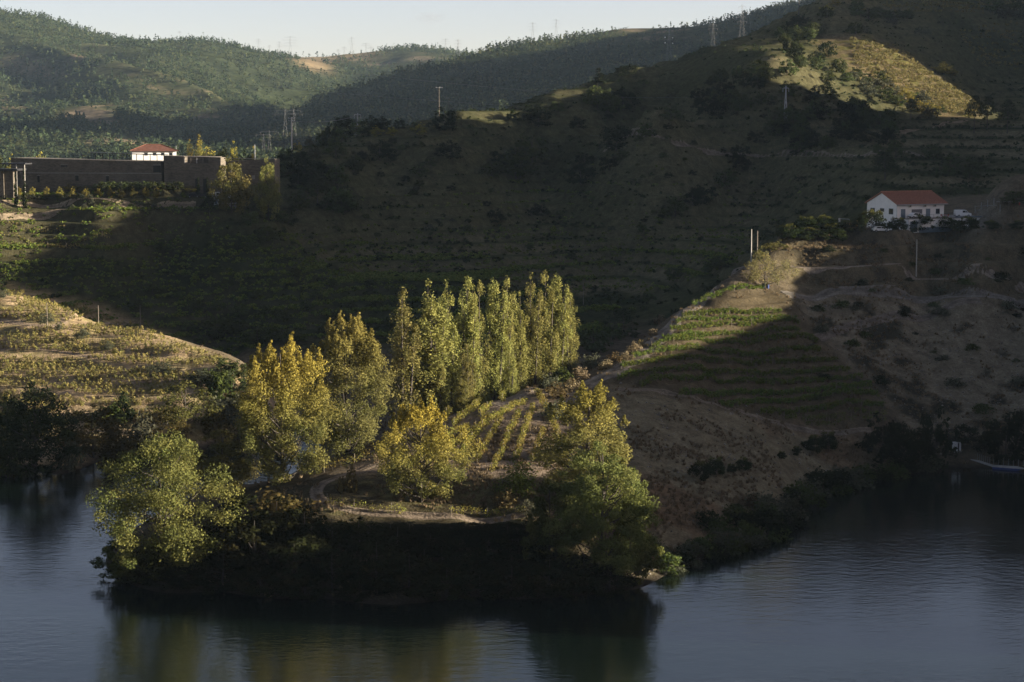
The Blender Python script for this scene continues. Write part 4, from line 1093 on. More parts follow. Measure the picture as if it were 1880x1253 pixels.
G2 = 'dark trees scattered over the shaded hill'
def region(px, py):
    if py > 330: return 'low on the hill below the hill road'
    if py > 270: return 'on the shaded hill about the hill road'
    if px < 760: return 'on the dark terraces near the ridge pole'
    if px < 1000: return 'on terraces right of the lone ridge tree'
    return 'on the upper shaded hill'
for px, yc, w in [(698, 276, 45), (826, 274, 40), (650, 300, 35), (790, 296, 20), (988, 211, 45), (943, 211, 25), (1025, 197, 25), (1061, 225, 28), (977, 272, 60), (926, 290, 45), (947, 303, 60), (902, 310, 35),
                  (1073, 293, 30), (1119, 298, 35), (1142, 283, 25), (1066, 320, 45), (1185, 238, 30), (1131, 252, 55), (1240, 378, 45), (994, 385, 25), (976, 388, 18), (909, 395, 30), (698, 320, 14), (770, 337, 16), (746, 328, 14),
                  (1005, 334, 12), (620, 366, 52), (632, 372, 44), (770, 310, 30), (1144, 180, 50), (1097, 177, 45), (1120, 190, 40), (1359, 277, 30), (1346, 290, 25), (1363, 300, 30), (1332, 324, 38), (1386, 250, 25), (1291, 354, 40), (1271, 362, 35),
                  (1785, 303, 40), (1750, 293, 30), (1710, 276, 30), (1780, 318, 26), (1740, 312, 26), (590, 340, 30), (560, 352, 36), (573, 312, 52), (617, 320, 46), (647, 301, 25), (548, 330, 35), (517, 308, 35), (664, 285, 20), (460, 400, 30), (505, 392, 36), (530, 400, 30), (545, 372, 34),
                  (490, 430, 36), (455, 446, 30), (860, 420, 16), (1180, 420, 18), (820, 455, 20), (700, 470, 18), (1050, 470, 16)]:
    big = 'broad' if w >= 40 else ('middle sized' if w >= 26 else 'small')
    lit = px * 13 % 5 < 2  # some trees take the greener foliage, varied by position
    put('oak_tree', HG if lit else HB, px, yc, w, f'{big} dark tree {region(px, yc)}', group=G2, asp=0.85, parts=w >= 34)
random.seed(5)
def wood(poly, n, wr, protos, kind, label, group, asp=0.9):
    xs = [p[0] for p in poly]; ys = [p[1] for p in poly]; k = 0; used = []
    for _ in range(n * 60):
        x = random.uniform(min(xs), max(xs)); y = random.uniform(min(ys), max(ys))
        if not inpoly(np.array([x]), np.array([y]), poly)[0]: continue
        if any((x - a) ** 2 + 2 * (y - b) ** 2 < (wr[0] * 0.42) ** 2 for a, b in used): continue
        used.append((x, y)); k += 1
        put(kind, protos, x, y, random.uniform(*wr), label, group=group, asp=asp * random.uniform(0.85, 1.2), parts=False)
        if k >= n: break
wood([(1264, 165), (1340, 128), (1410, 120), (1400, 190), (1330, 200), (1270, 200)], 24, (20, 32), HB + HG, 'oak_tree', 'dark tree in the wood left of the bushy spur', 'wood below the ridge')
wood([(1407, 250), (1430, 205), (1480, 190), (1560, 185), (1640, 215), (1630, 255), (1560, 268), (1430, 268)], 44, (22, 34), HB + HG, 'oak_tree', 'dark tree in the wood around the pale lattice mast', 'wood around the lattice mast')
wood([(1430, 120), (1440, 62), (1490, 50), (1530, 90), (1560, 140), (1530, 180), (1450, 185)], 24, (20, 32), HG + HB, 'oak_tree', 'bushy tree on the spur above the lattice mast', 'bushy spur above the lattice mast')
wood([(1560, 135), (1600, 140), (1690, 180), (1735, 205), (1720, 218), (1650, 190), (1580, 165)], 17, (20, 34), HG + HO + HY[:1], 'oak_tree', 'half lit tree along the lower edge of the sunny spur', 'trees edging the sunny spur')
wood([(1495, 12), (1560, 0), (1640, 18), (1700, 20), (1690, 30), (1600, 30), (1500, 30)], 14, (16, 28), HG + HY[:1], 'oak_tree', 'small tree along the crest at the top of the picture', 'trees along the right hand crest', asp=0.7)
wood([(1420, 55), (1475, 26), (1500, 20), (1500, 40), (1440, 70)], 8, (16, 24), HB, 'oak_tree', 'dark bushy tree on the crest beside the thin mast', 'trees by the thin mast')
wood([(1820, 8), (1890, 8), (1890, 24), (1820, 24)], 5, (24, 36), HG + HO, 'oak_tree', 'grey green tree in the top right corner of the picture', 'trees in the upper right corner', asp=0.8)
for px, yc, w, lab in [(1509, 50, 22, 'dark round bush on the ridge left of the sunny spur'), (1570, 52, 26, 'pale bush on the bank above the sunny spur'), (1590, 54, 16, 'small green bush right of the pale bank bush above the sunny spur'), (1640, 39, 17, 'bright bush among the upper terraces above the sunny spur'), (1688, 57, 18, 'green bush on the dark terrace beyond the sunny spur'), (1703, 58, 14, 'tiny bush right of the terrace bush beyond the sunny spur'),
                       (1485, 62, 26, 'tall grey green tree at the head of the sunny spur'), (1611, 143, 36, 'dark broad bush inside the foot of the sunny spur'), (1572, 132, 22, 'pale round bush at the edge of the sunny spur')]:
    put('bush', HG + HO, px, yc, w, lab, 'bush', asp=0.85)
# estate and ridge pole surroundings
LIT = broad_tree('plane_tree', 11, 8.5, 0.04, 90, 60, 0.42, MID, egg, 0.11, limbs=12)
stand_px('plane_tree', LIT, 429, 288, 58, 'large pale lit tree at the right end of the stone estate wall', 'tree', d=646)
stand_px('plane_tree', LIT, 496, 288, 36, 'smaller lit tree right of the low stone wall', 'tree', d=650)
for px, yc, w, asp, d, lab, pr in [(355, 270, 13, 2.4, 690, 'slim yellow tree, left of two behind the estate wall', HY), (373, 266, 18, 2.2, 690, 'slim yellow tree, right of two behind the estate wall', HY), (385, 281, 34, 0.7, 688, 'low rounded yellow bush behind the estate wall', HY),
                                   (414, 285, 28, 1.0, 690, 'dark bush beside the yellow trees behind the estate wall', HB), (436, 277, 22, 1.6, 695, 'pale yellow tree behind the large lit tree', HY), (455, 285, 24, 0.9, 690, 'dark low tree behind the low stone wall', HB), (472, 280, 16, 1.4, 690, 'small yellow tree behind the low stone wall', HY),
                                   (12, 293, 18, 1.2, 690, 'green tree behind the left end of the estate', HG), (30, 290, 18, 0.8, 690, 'light green bush at the left end of the estate wall top', HY), (85, 287, 20, 0.9, 705, 'pale tree peeping over the estate wall near its left end', HY)]:
    pos = place(px, d); m = mpp(pos); topz = CAM_H + ray(px, yc - w * asp / 2)[1] * d
    stand('garden_tree', pr[int(px) % len(pr)], pos, max(3, topz - pos[2]), w * m, lab, 'tree', 'garden trees of the estate')
for px, yc, w, pr, lab in [(547, 267, 18, HY, 'orange tinted round tree right of the concrete pole'), (568, 258, 14, HO, 'small pale tree right of the orange tinted one'), (524, 284, 26, HG, 'green bushy tree left of the concrete pole'), (578, 279, 24, HO, 'grey green tree below the small pale tree'), (617, 269, 36, HG, 'dark green tree on the slope right of the concrete pole'), (538, 294, 50, HB, 'wide dark tree at the foot of the concrete pole'),
                           (605, 236, 24, HB, 'tree on the wooded rise, leftmost against the mist'), (630, 228, 36, HB, 'broad tree at the top of the wooded rise'), (655, 230, 24, HG, 'tree left of the lattice pole on the wooded rise'), (622, 246, 28, HG, 'pale topped tree low on the wooded rise'), (592, 250, 20, HG, 'lowest tree at the left of the wooded rise'), (680, 228, 34, HB, 'dark tree right of the lattice pole'), (706, 226, 26, HB, 'small dark tree at the right end of the wooded rise'), (735, 226, 20, HB, 'low dark tree between the wooded rise and the lone ridge tree'), (692, 240, 20, HY, 'yellowish bush on the ridge edge below the wooded rise'), (720, 240, 18, HY, 'light green bush on the ridge edge left of the lone ridge tree'), (770, 236, 24, HY, 'low bush left of the lone ridge tree')]:
    put('tree', pr, px, yc, w, lab, group='trees about the ridge pole', asp=0.95, ymin=640, parts=w > 22)
put('pine_tree', HPL, 583, 345, 40, 'dark pine with a bare trunk standing over the terraces right of the estate', asp=1.6, ymin=600, parts=True)
put('pine_tree', HP, 385, 378, 26, 'dark pine below the estate cars beside the white shed', asp=1.5, ymin=600, parts=True)

order = ['first', 'second', 'third', 'fourth', 'fifth', 'sixth', 'seventh', 'eighth', 'ninth', 'tenth', 'eleventh', 'twelfth', 'thirteenth', 'fourteenth', 'fifteenth']
for i, px in enumerate([10, 34, 60, 86, 110, 133, 157, 181, 203, 223, 245, 268, 288]):
    put('young_tree', HY, px, 353, 11, f'young lit tree below the estate wall, {order[i]} of its row from the left', group='row of young trees below the estate', asp=1.8, ymin=600)
for i, px in enumerate(range(184, 330, 20)):
    put('hedge_bush', HG, px, 341, 25, f'green bush along the estate drive, {order[i]} of the row from the left', 'bush', 'bushes along the estate drive', asp=0.62, ymin=600)
for px, yc, w, lab in [(70, 339, 26, 'brown green bush at the foot of the estate wall near its left end'), (95, 341, 26, 'olive brown bush second along the foot of the estate wall'), (130, 343, 24, 'ochre bush at the middle of the foot of the estate wall'), (352, 347, 26, 'yellow green bush before the parked cars of the estate'), (371, 346, 18, 'small rusty bush before the parked cars of the estate')]:
    put('bush', HY, px, yc, w, lab, 'bush', asp=0.6, ymin=600)
for i, px in enumerate(range(8, 165, 13)):
    put('olive_bush', HO, px, 361, 13, f'grey olive bush on the terrace under the estate, {order[i]} from the left', 'bush', 'row of grey olive bushes', asp=0.8, ymin=600)
for i, (px, yc, w) in enumerate([(133, 380, 11), (155, 380, 12), (175, 380, 10), (193, 382, 10), (214, 384, 12), (168, 371, 13), (260, 376, 10), (270, 378, 11), (284, 380, 13), (297, 382, 9)]):
    put('olive_bush', HO, px, yc, w, f'small pale olive bush on the lower estate terrace, {order[i]} of its scattered row', 'bush', 'scattered olive bushes', asp=0.95, ymin=590)
for yl, lab in [(421, 'lit vine row on the dark terraces below the estate, uppermost'), (441, 'lit vine row on the dark terraces below the estate, middle'), (456, 'lit vine row on the dark terraces below the estate, lowest')]:
    vine_row([(-20, yl), (50, yl - 1), (120 if yl == 421 else 200, yl + 1)], lab, 'vine rows below the estate', VNY, h=1.6, per=8, size=0.4, ymin=575)

for px, yc, w, lab in [(428, 700, 54, 'leafy bush at the inner end of the lit slope, upper'), (438, 735, 46, 'leafy bush at the inner end of the lit slope, lower'), (412, 668, 30, 'small bush on the inner crest of the lit slope'), (437, 678, 36, 'rounded bush at the very end of the lit slope beside the yellowing tree'), (424, 684, 30, 'low bush next to the rounded bush ending the lit slope'), (385, 690, 40, 'green bush behind the flat topped olive tree')]:
    put('bush', HG, px, yc, w, lab, 'bush', asp=0.8, ymin=420, parts=True)
# valley floor shrubs behind the poplars
for i, (px, yc, w) in enumerate([(398, 600, 56), (473, 616, 52), (500, 612, 40), (371, 622, 22), (440, 600, 36), (540, 618, 40), (350, 598, 30), (293, 452, 26), (310, 455, 18), (420, 520, 22), (560, 560, 26), (610, 520, 20), (470, 540, 24), (330, 540, 22), (640, 560, 24), (690, 560, 22), (520, 580, 30), (600, 600, 30), (660, 610, 30), (250, 560, 26), (200, 535, 24), (280, 530, 30), (230, 500, 22), (360, 560, 30), (400, 560, 28), (440, 570, 34), (380, 500, 24), (540, 500, 24), (580, 540, 26), (620, 580, 34), (490, 570, 30), (150, 500, 22), (90, 495, 20), (720, 590, 30), (680, 520, 22)]):
    put('bush', HG, px, yc, w, 'dark bush on the valley floor behind the lit slope', 'bush', 'bushes of the dark valley floor', asp=0.7, ymin=556)
for px, yc in [(362, 634), (380, 642), (398, 650), (418, 658), (436, 664)]:
    put('willow_bush', HO, px, yc, 20, 'grey bush in the row along the foot of the lit slope', 'bush', 'grey bushes behind the lit slope', asp=0.6, ymin=540)

# along the dirt track above the poplars
tr = [(1048, 672, 26, S_RST, 'rusty bush right of the last poplar'), (1066, 684, 30, S_DRY, 'pale dry bush above the bend of the track'), (1088, 662, 34, S_OLV, 'round sage green bush above the track bend'), (1112, 668, 24, S_DRY, 'straw coloured tuft bush on the track edge'), (1130, 655, 26, S_RST, 'reddish dry bush on the track edge'), (1150, 652, 22, S_DRY, 'pale straw bush, third up the track edge'),
      (1166, 636, 26, S_DRY, 'bleached dry bush, fourth up the track edge'), (1182, 630, 20, S_RST, 'brown dry bush, fifth up the track edge'), (1200, 610, 18, S_DRY, 'small straw bush, sixth up the track edge'), (1212, 585, 20, S_DRY, 'dry tall grass bush near the upper track'), (1030, 690, 40, S_GRN, 'green bush at the foot of the last poplar'), (1010, 700, 34, S_OLV, 'grey bush above the top vine rows'),
      (1020, 715, 40, S_RST, 'dusty brown bush at the inside of the track bend'), (1050, 705, 30, S_DRY, 'dry bush between track bend and last poplar')]
for px, yc, w, pr, lab in tr:
    put('bush', pr, px, yc, w, lab, 'bush', asp=0.75, ymin=370, parts=True)
put('pine_tree', HP, 1145, 583, 34, 'small green pine below the upper track', asp=1.1, ymin=400, parts=True)
for px, yc, w, lab in [(1090, 625, 60, 'dark green bush clump behind the last poplar, larger'), (1125, 610, 40, 'dark green bush clump behind the last poplar, smaller'), (1160, 610, 26, 'dark low bush under the upper track'), (1322, 482, 36, 'green bush below the top of the track'), (1300, 492, 26, 'low bush left of the green bush at the top of the track'), (1240, 500, 34, 'dark bush in the hollow left of the upper track'), (1190, 545, 26, 'dark bush halfway up left of the track')]:
    put('bush', HG, px, yc, w, lab, 'bush', asp=0.7, ymin=400)
ALM = broad_tree('almond_tree', 7, 11, 0.20, 70, 60, 0.24, [(0.17, 0.15, 0.06), (0.13, 0.12, 0.06), (0.20, 0.16, 0.07)], dome, 0.10, limbs=40, inner=0.3)
stand_px('almond_tree', ALM, 1404, 462, 78, 'pale spreading almond tree at the top of the terraced vines', 'tree', base=533, ymin=430)
put('bush', S_YEL, 1421, 449, 40, 'low yellowish bush on the knoll behind the almond tree', 'bush', asp=0.4, ymin=470, parts=True)
put('bush', S_YEL, 1394, 464, 24, 'pale shrub behind the two poles by the almond tree', 'bush', asp=0.9, ymin=470, parts=True)

# clipped orange trees round the white house
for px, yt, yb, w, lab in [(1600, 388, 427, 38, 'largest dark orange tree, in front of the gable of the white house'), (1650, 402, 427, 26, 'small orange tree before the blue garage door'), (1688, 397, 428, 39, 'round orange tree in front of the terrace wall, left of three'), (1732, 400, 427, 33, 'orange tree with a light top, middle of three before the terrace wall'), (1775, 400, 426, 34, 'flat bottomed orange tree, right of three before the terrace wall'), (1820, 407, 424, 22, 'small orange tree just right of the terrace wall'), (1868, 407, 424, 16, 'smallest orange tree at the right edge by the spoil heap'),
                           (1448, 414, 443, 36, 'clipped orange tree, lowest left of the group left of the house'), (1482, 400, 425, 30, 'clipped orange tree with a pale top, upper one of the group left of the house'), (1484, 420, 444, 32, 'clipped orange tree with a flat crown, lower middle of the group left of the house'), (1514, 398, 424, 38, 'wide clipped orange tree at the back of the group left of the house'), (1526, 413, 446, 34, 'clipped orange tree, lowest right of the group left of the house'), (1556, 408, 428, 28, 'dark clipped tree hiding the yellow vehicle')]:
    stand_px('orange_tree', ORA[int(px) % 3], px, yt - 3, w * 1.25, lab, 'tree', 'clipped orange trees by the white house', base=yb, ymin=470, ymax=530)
put('bush', HG, 1866, 362, 46, 'flat topped tree on the spoil heap at the right edge', 'tree', asp=0.5, ymin=505, parts=True)

# shrubs over the right hand bank and the cove
cove = [(1215, 1010, 40), (1250, 1020, 46), (1290, 1000, 50), (1330, 985, 56), (1370, 975, 56), (1410, 955, 60), (1440, 930, 60), (1300, 950, 40), (1350, 940, 44), (1395, 920, 50), (1470, 905, 60), (1510, 885, 56), (1560, 875, 60), (1610, 870, 50), (1430, 985, 44), (1270, 1035, 30), (1390, 1000, 40), (1660, 850, 44), (1700, 850, 40), (1540, 900, 40)] + [(1225, 1030, 46), (1265, 1005, 44), (1310, 1012, 44), (1345, 1000, 46), (1380, 990, 46), (1425, 965, 50), (1450, 950, 46), (1320, 962, 44), (1362, 955, 44), (1405, 938, 46), (1490, 895, 46), (1535, 878, 46), (1585, 868, 46), (1635, 862, 44), (1455, 915, 46), (1500, 872, 44), (1240, 1040, 36)]
for i, (px, yc, w) in enumerate(cove):
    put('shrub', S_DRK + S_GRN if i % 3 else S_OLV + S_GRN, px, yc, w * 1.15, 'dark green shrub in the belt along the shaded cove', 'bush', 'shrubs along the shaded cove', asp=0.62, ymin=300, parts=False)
put('shrub', S_RST, 1368, 918, 40, 'yellowish brown shrub in the dark belt along the cove', 'bush', asp=0.5, ymin=300, parts=True)
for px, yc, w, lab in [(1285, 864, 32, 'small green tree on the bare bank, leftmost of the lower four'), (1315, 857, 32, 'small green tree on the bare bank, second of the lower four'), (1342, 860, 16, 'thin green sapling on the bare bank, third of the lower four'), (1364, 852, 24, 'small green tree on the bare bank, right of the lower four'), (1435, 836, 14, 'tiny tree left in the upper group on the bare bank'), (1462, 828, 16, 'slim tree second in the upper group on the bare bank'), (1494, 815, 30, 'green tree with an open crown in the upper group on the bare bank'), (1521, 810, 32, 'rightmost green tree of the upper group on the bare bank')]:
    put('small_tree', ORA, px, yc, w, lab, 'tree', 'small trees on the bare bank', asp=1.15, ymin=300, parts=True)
for px, yc, w, asp, lab in [(1620, 800, 70, 1.2, 'black looking tree beside the foot of the terraced vines, left'), (1660, 815, 70, 1.1, 'dark bushy tree between the vines and the white pump box'), (1716, 800, 56, 1.9, 'tallest dark tree of the cove left of the white pump box'), (1770, 795, 40, 0.9, 'dark bush above the white pump box'), (1690, 830, 50, 0.8, 'low dark bush left of the white pump box'), (1845, 800, 70, 1.2, 'dark tree above the floating jetty'), (1880, 790, 60, 1.6, 'dark tree at the right edge above the jetty'), (1810, 815, 40, 0.8, 'green bush right of the white pump box')]:
    put('oak_tree', HB, px, yc, w, lab, 'tree', 'dark trees round the cove', asp=asp, ymin=390, parts=True)
random.seed(9)
for i in range(46):
    px = random.uniform(1490, 1890); yc = random.choice([random.uniform(455, 535), random.uniform(600, 760), random.uniform(556, 580)])
    put('shrub', S_DRK + S_GRN + S_OLV, px, yc, random.uniform(12, 34), 'low scrub bush on the earthy slope under the house', 'bush', 'scrub under the white house', asp=0.5, ymin=400, parts=False)
for i in range(110):
    for _ in range(50):
        px = random.uniform(600, 1500); yc = random.uniform(150, 470)
        if yc > 290 - (px - 560) * 0.23: break
    put('shrub', HB + HG + HO, px, yc, random.uniform(7, 16), 'small scrub bush dotted on the terraces of the big shaded hill', 'bush', 'scrub dotted on the big shaded hill', asp=0.7, ymin=600, parts=False)
# ------------------------------------------------------------------ built things
class MB:
    def __init__(s): s.v = []; s.f = []
    def box(s, x0, x1, y0, y1, z0, z1):
        o = len(s.v)
        s.v += [(x, y, z) for z in (z0, z1) for y in (y0, y1) for x in (x0, x1)]
        s.f += [tuple(o + i for i in q) for q in [(0, 2, 3, 1), (4, 5, 7, 6), (0, 1, 5, 4), (2, 6, 7, 3), (0, 4, 6, 2), (1, 3, 7, 5)]]
        return s
    def prism(s, prof, a0, a1, axis='y'):
        """outline in (u, z) swept along an axis"""
        o = len(s.v); n = len(prof)
        for a in (a0, a1):
            for u, z in prof:
                s.v.append((u, a, z) if axis == 'y' else (a, u, z))
        s.f.append(tuple(o + i for i in range(n))[::-1]); s.f.append(tuple(o + n + i for i in range(n)))
        for i in range(n):
            j = (i + 1) % n
            s.f.append((o + i, o + j, o + n + j, o + n + i))
        return s
    def bar(s, p0, p1, r, r1=None, sides=5):
        V, F = tubes([(p0, p1, r, r if r1 is None else r1)], sides)
        o = len(s.v); s.v += [tuple(v) for v in V]; s.f += [tuple(int(i) + o for i in f) for f in F]
        return s
    def cyl(s, c, axis, r, h, sides=14):
        o = len(s.v); a = np.arange(sides) * 2 * math.pi / sides
        for d in (-h / 2, h / 2):
            for t in a:
                p = [c[0], c[1], c[2]]
                if axis == 'y': p[0] += r * math.cos(t); p[2] += r * math.sin(t); p[1] += d
                elif axis == 'z': p[0] += r * math.cos(t); p[1] += r * math.sin(t); p[2] += d
                else: p[1] += r * math.cos(t); p[2] += r * math.sin(t); p[0] += d
                s.v.append(tuple(p))
        s.f.append(tuple(o + i for i in range(sides))[::-1]); s.f.append(tuple(o + sides + i for i in range(sides)))
        for i in range(sides):
            j = (i + 1) % sides; s.f.append((o + i, o + j, o + sides + j, o + sides + i))
        return s
    def build(s, name, mat, parent=None, bevel=0.0):
        me = bpy.data.meshes.new(name); me.from_pydata(s.v, [], s.f); me.materials.append(mat); me.update()
        o = link(name, me, parent)
        if bevel:
            b = o.modifiers.new('bevel', 'BEVEL'); b.width = bevel; b.segments = 2; b.limit_method = 'ANGLE'
        return o
def empty(name, loc, rot, label, cat, group=None):
    e = bpy.data.objects.new(name, None); COL.objects.link(e); e.location = loc; e.rotation_euler = (0, 0, rot); e.empty_display_size = 0.5
    return tag(e, label, cat, group)

M_WHITE = flat_material('white_render', (0.72, 0.71, 0.68), 0.85, 0.06, 0.8, bump=0.1)
M_TILE = flat_material('red_roof_tiles', (0.30, 0.125, 0.075), 0.8, 0.25, 1.2, stretch=(2, 2, 2))
M_TILED = flat_material('old_roof_tiles', (0.13, 0.055, 0.036), 0.85, 0.3, 1.2)
M_BLUEG = flat_material('blue_grey_paint', (0.10, 0.14, 0.18), 0.5, 0.1, 2.0)
M_GLASS = flat_material('dark_glass', (0.02, 0.024, 0.028), 0.08, 0.1, 1.0, spec=0.6)
M_SHUT = flat_material('grey_shutter', (0.10, 0.10, 0.115), 0.5, 0.1, 3.0, stretch=(1, 1, 12))
M_IRON = flat_material('dark_iron', (0.03, 0.03, 0.032), 0.5, 0.2, 3.0)
M_STEEL = flat_material('galvanised_steel', (0.34, 0.35, 0.36), 0.45, 0.15, 2.0, metallic=0.6)
M_CONC = flat_material('concrete', (0.22, 0.205, 0.18), 0.9, 0.2, 1.5, bump=0.2)
M_CONCP = flat_material('pole_concrete', (0.42, 0.40, 0.36), 0.9, 0.15, 2.0)
M_VANW = flat_material('white_car_paint', (0.78, 0.78, 0.77), 0.25, 0.03, 1.0, spec=0.5)
M_CARD = flat_material('dark_car_paint', (0.035, 0.038, 0.045), 0.25, 0.1, 1.0, spec=0.5)
M_YEL = flat_material('yellow_paint', (0.52, 0.27, 0.02), 0.4, 0.12, 2.0)
M_TYRE = flat_material('tyre_rubber', (0.018, 0.018, 0.018), 0.9, 0.1, 3.0)
M_LAMP = flat_material('lamp_glass', (0.6, 0.6, 0.58), 0.1, 0.05, 2.0, spec=0.6)
M_RED = flat_material('red_plastic', (0.38, 0.05, 0.03), 0.5, 0.1, 2.0)
M_BLUE = flat_material('blue_plastic', (0.025, 0.05, 0.18), 0.45, 0.1, 2.0)
M_AC = flat_material('beige_metal', (0.50, 0.48, 0.43), 0.5, 0.08, 2.0)
M_PYL = flat_material('weathered_pylon_steel', (0.16, 0.165, 0.17), 0.7, 0.1, 1.0)
M_WIRE = flat_material('power_cable', (0.10, 0.10, 0.10), 0.5, 0.1, 1.0)

def stone_wall_material():
    m, n, l = new_mat('schist_stone_wall')
    out = n.new('ShaderNodeOutputMaterial'); b = n.new('ShaderNodeBsdfPrincipled'); b.inputs['Roughness'].default_value = 0.95
    tc = n.new('ShaderNodeTexCoord'); mp = n.new('ShaderNodeMapping'); mp.inputs['Scale'].default_value = (0.9, 0.9, 2.6)
    l.new(tc.outputs['Object'], mp.inputs[0])
    v = n.new('ShaderNodeTexVoronoi'); v.inputs['Scale'].default_value = 1.3; l.new(mp.outputs[0], v.inputs['Vector'])
    nz = n.new('ShaderNodeTexNoise'); nz.inputs['Scale'].default_value = 0.25; nz.inputs['Detail'].default_value = 6; l.new(tc.outputs['Object'], nz.inputs['Vector'])
    cr = n.new('ShaderNodeValToRGB'); cr.color_ramp.elements[0].color = (0.062, 0.053, 0.041, 1); cr.color_ramp.elements[1].color = (0.145, 0.122, 0.092, 1)
    mx = n.new('ShaderNodeMath'); mx.operation = 'MULTIPLY_ADD'; mx.inputs[1].default_value = 0.45
    sp = n.new('ShaderNodeSeparateColor'); l.new(v.outputs['Color'], sp.inputs[0])
    l.new(sp.outputs[0], mx.inputs[0]); l.new(nz.outputs[0], mx.inputs[2])
    l.new(mx.outputs[0], cr.inputs[0]); cr.color_ramp.elements[0].position = 0.35; cr.color_ramp.elements[1].position = 1.0
    l.new(cr.outputs[0], b.inputs['Base Color'])
    bp = n.new('ShaderNodeBump'); bp.inputs['Strength'].default_value = 0.6; bp.inputs['Distance'].default_value = 0.1; l.new(v.outputs['Distance'], bp.inputs['Height'])
    l.new(bp.outputs[0], b.inputs['Normal']); l.new(b.outputs[0], out.inputs['Surface'])
    return m
M_STONE = stone_wall_material()

# ---------------------------------------------------------------- white house on its terrace
HX, HY_, HZ_ = place(1641, 509)
HROT = math.radians(27)
HL, HD, TER_H, EAVE, RIDGE = 15.5, 12.5, 3.05, 6.7, 9.5
house = empty('house', (HX, HY_, HOUSE_Z), HROT, 'white two storey house with a red tiled roof above the terraced bank', 'house')
MB().box(0, HL, 0, HD, -0.5, EAVE).build('wall', M_WHITE, house)
MB().prism([(0.0, EAVE), (HD, EAVE), (HD / 2, RIDGE - 0.12)], 0.0, 0.25, 'x').build('gable', M_WHITE, house)
MB().prism([(0.0, EAVE), (HD, EAVE), (HD / 2, RIDGE - 0.12)], HL - 0.25, HL, 'x').build('gable', M_WHITE, house)
roof = MB()
ov = 0.6; sl = (RIDGE - EAVE) / (HD / 2)
roof.prism([(-ov, EAVE - ov * sl + 0.02), (HD / 2, RIDGE + 0.02), (HD + ov, EAVE - ov * sl + 0.02), (HD + ov, EAVE - ov * sl + 0.2), (HD / 2, RIDGE + 0.2), (-ov, EAVE - ov * sl + 0.2)], -0.35, HL + 0.9, 'x')
roof = roof.build('roof', M_TILE, house)
ridges = MB()
for i in range(48):                                     # rows of raised tiles running down both slopes
    x = -0.30 + i * (HL + 1.15) / 47
    for sgn in (0, 1):
        y0 = -ov if sgn == 0 else HD + ov
        ridges.bar((x, y0, EAVE - ov * sl + 0.22), (x, HD / 2, RIDGE + 0.22), 0.075, sides=5)
k = ridges.build('tile_rolls', M_TILE, roof); k['kind'] = 'stuff'
MB().bar((-0.4, HD / 2, RIDGE + 0.24), (HL + 0.95, HD / 2, RIDGE + 0.24), 0.16, sides=8).build('ridge_cap', M_TILE, roof)
MB().bar((0.02, -0.08, 0.0), (0.02, -0.08, EAVE - 0.3), 0.06).build('downpipe', M_STEEL, house)
MB().bar((-0.3, -ov - 0.06, EAVE - ov * sl + 0.08), (HL + 0.8, -ov - 0.06, EAVE - ov * sl + 0.08), 0.09).build('gutter', M_STEEL, house)
def opening(name, x0, x1, z0, z1, mat, frame, wall='front', bars=1):
    e = 0.035
    if wall == 'front':
        o = MB().box(x0, x1, -e, 0.02, z0, z1).build(name, mat, house)
        f = MB(); t = 0.09
        f.box(x0 - t, x0, -e - 0.03, 0.02, z0 - t, z1 + t).box(x1, x1 + t, -e - 0.03, 0.02, z0 - t, z1 + t).box(x0, x1, -e - 0.03, 0.02, z1, z1 + t).box(x0, x1, -e - 0.03, 0.02, z0 - t, z0)
        for i in range(bars): 
            xm = x0 + (i + 1) * (x1 - x0) / (bars + 1); f.box(xm - 0.03, xm + 0.03, -e - 0.02, -e + 0.01, z0, z1)
    else:
        o = MB().box(-e, 0.02, x0, x1, z0, z1).build(name, mat, house)
        f = MB(); t = 0.09
        f.box(-e - 0.03, 0.02, x0 - t, x0, z0 - t, z1 + t).box(-e - 0.03, 0.02, x1, x1 + t, z0 - t, z1 + t).box(-e - 0.03, 0.02, x0, x1, z1, z1 + t).box(-e - 0.03, 0.02, x0, x1, z0 - t, z0)
        for i in range(bars):
            xm = x0 + (i + 1) * (x1 - x0) / (bars + 1); f.box(-e - 0.02, -e + 0.01, xm - 0.03, xm + 0.03, z0, z1)
    f.build('frame', M_BLUEG if frame else M_WHITE, o)
    return o
cx = lambda c: (c - 565) / 545.0 * HL
opening('door', cx(617), cx(660), TER_H, TER_H + 2.25, M_BLUEG, True, bars=0)
opening('shutter', cx(735), cx(858), TER_H, TER_H + 2.2, M_SHUT, False, bars=0)
opening('door', cx(904), cx(946), TER_H, TER_H + 2.2, M_BLUEG, True, bars=0)
opening('window', cx(1018), cx(1057), TER_H + 0.95, TER_H + 2.15, M_GLASS, True)
gy = lambda c: (565 - c) / 365.0 * HD
opening('window', gy(522), gy(475), TER_H + 1.0, TER_H + 2.35, M_GLASS, True, 'side')
opening('window', gy(412), gy(366), TER_H + 1.6, TER_H + 2.3, M_GLASS, True, 'side')
opening('window', gy(296), gy(248), TER_H + 0.9, TER_H + 2.25, M_GLASS, True, 'side')
for c in (714, 884, 1000):
    a = MB().box(cx(c) - 0.42, cx(c) + 0.42, -0.36, -0.01, TER_H + 2.75, TER_H + 3.35).build('air_conditioner', M_AC, house, 0.03)
    MB().cyl((cx(c) - 0.1, -0.372, TER_H + 3.05), 'y', 0.22, 0.03).build('fan_grille', M_IRON, a)
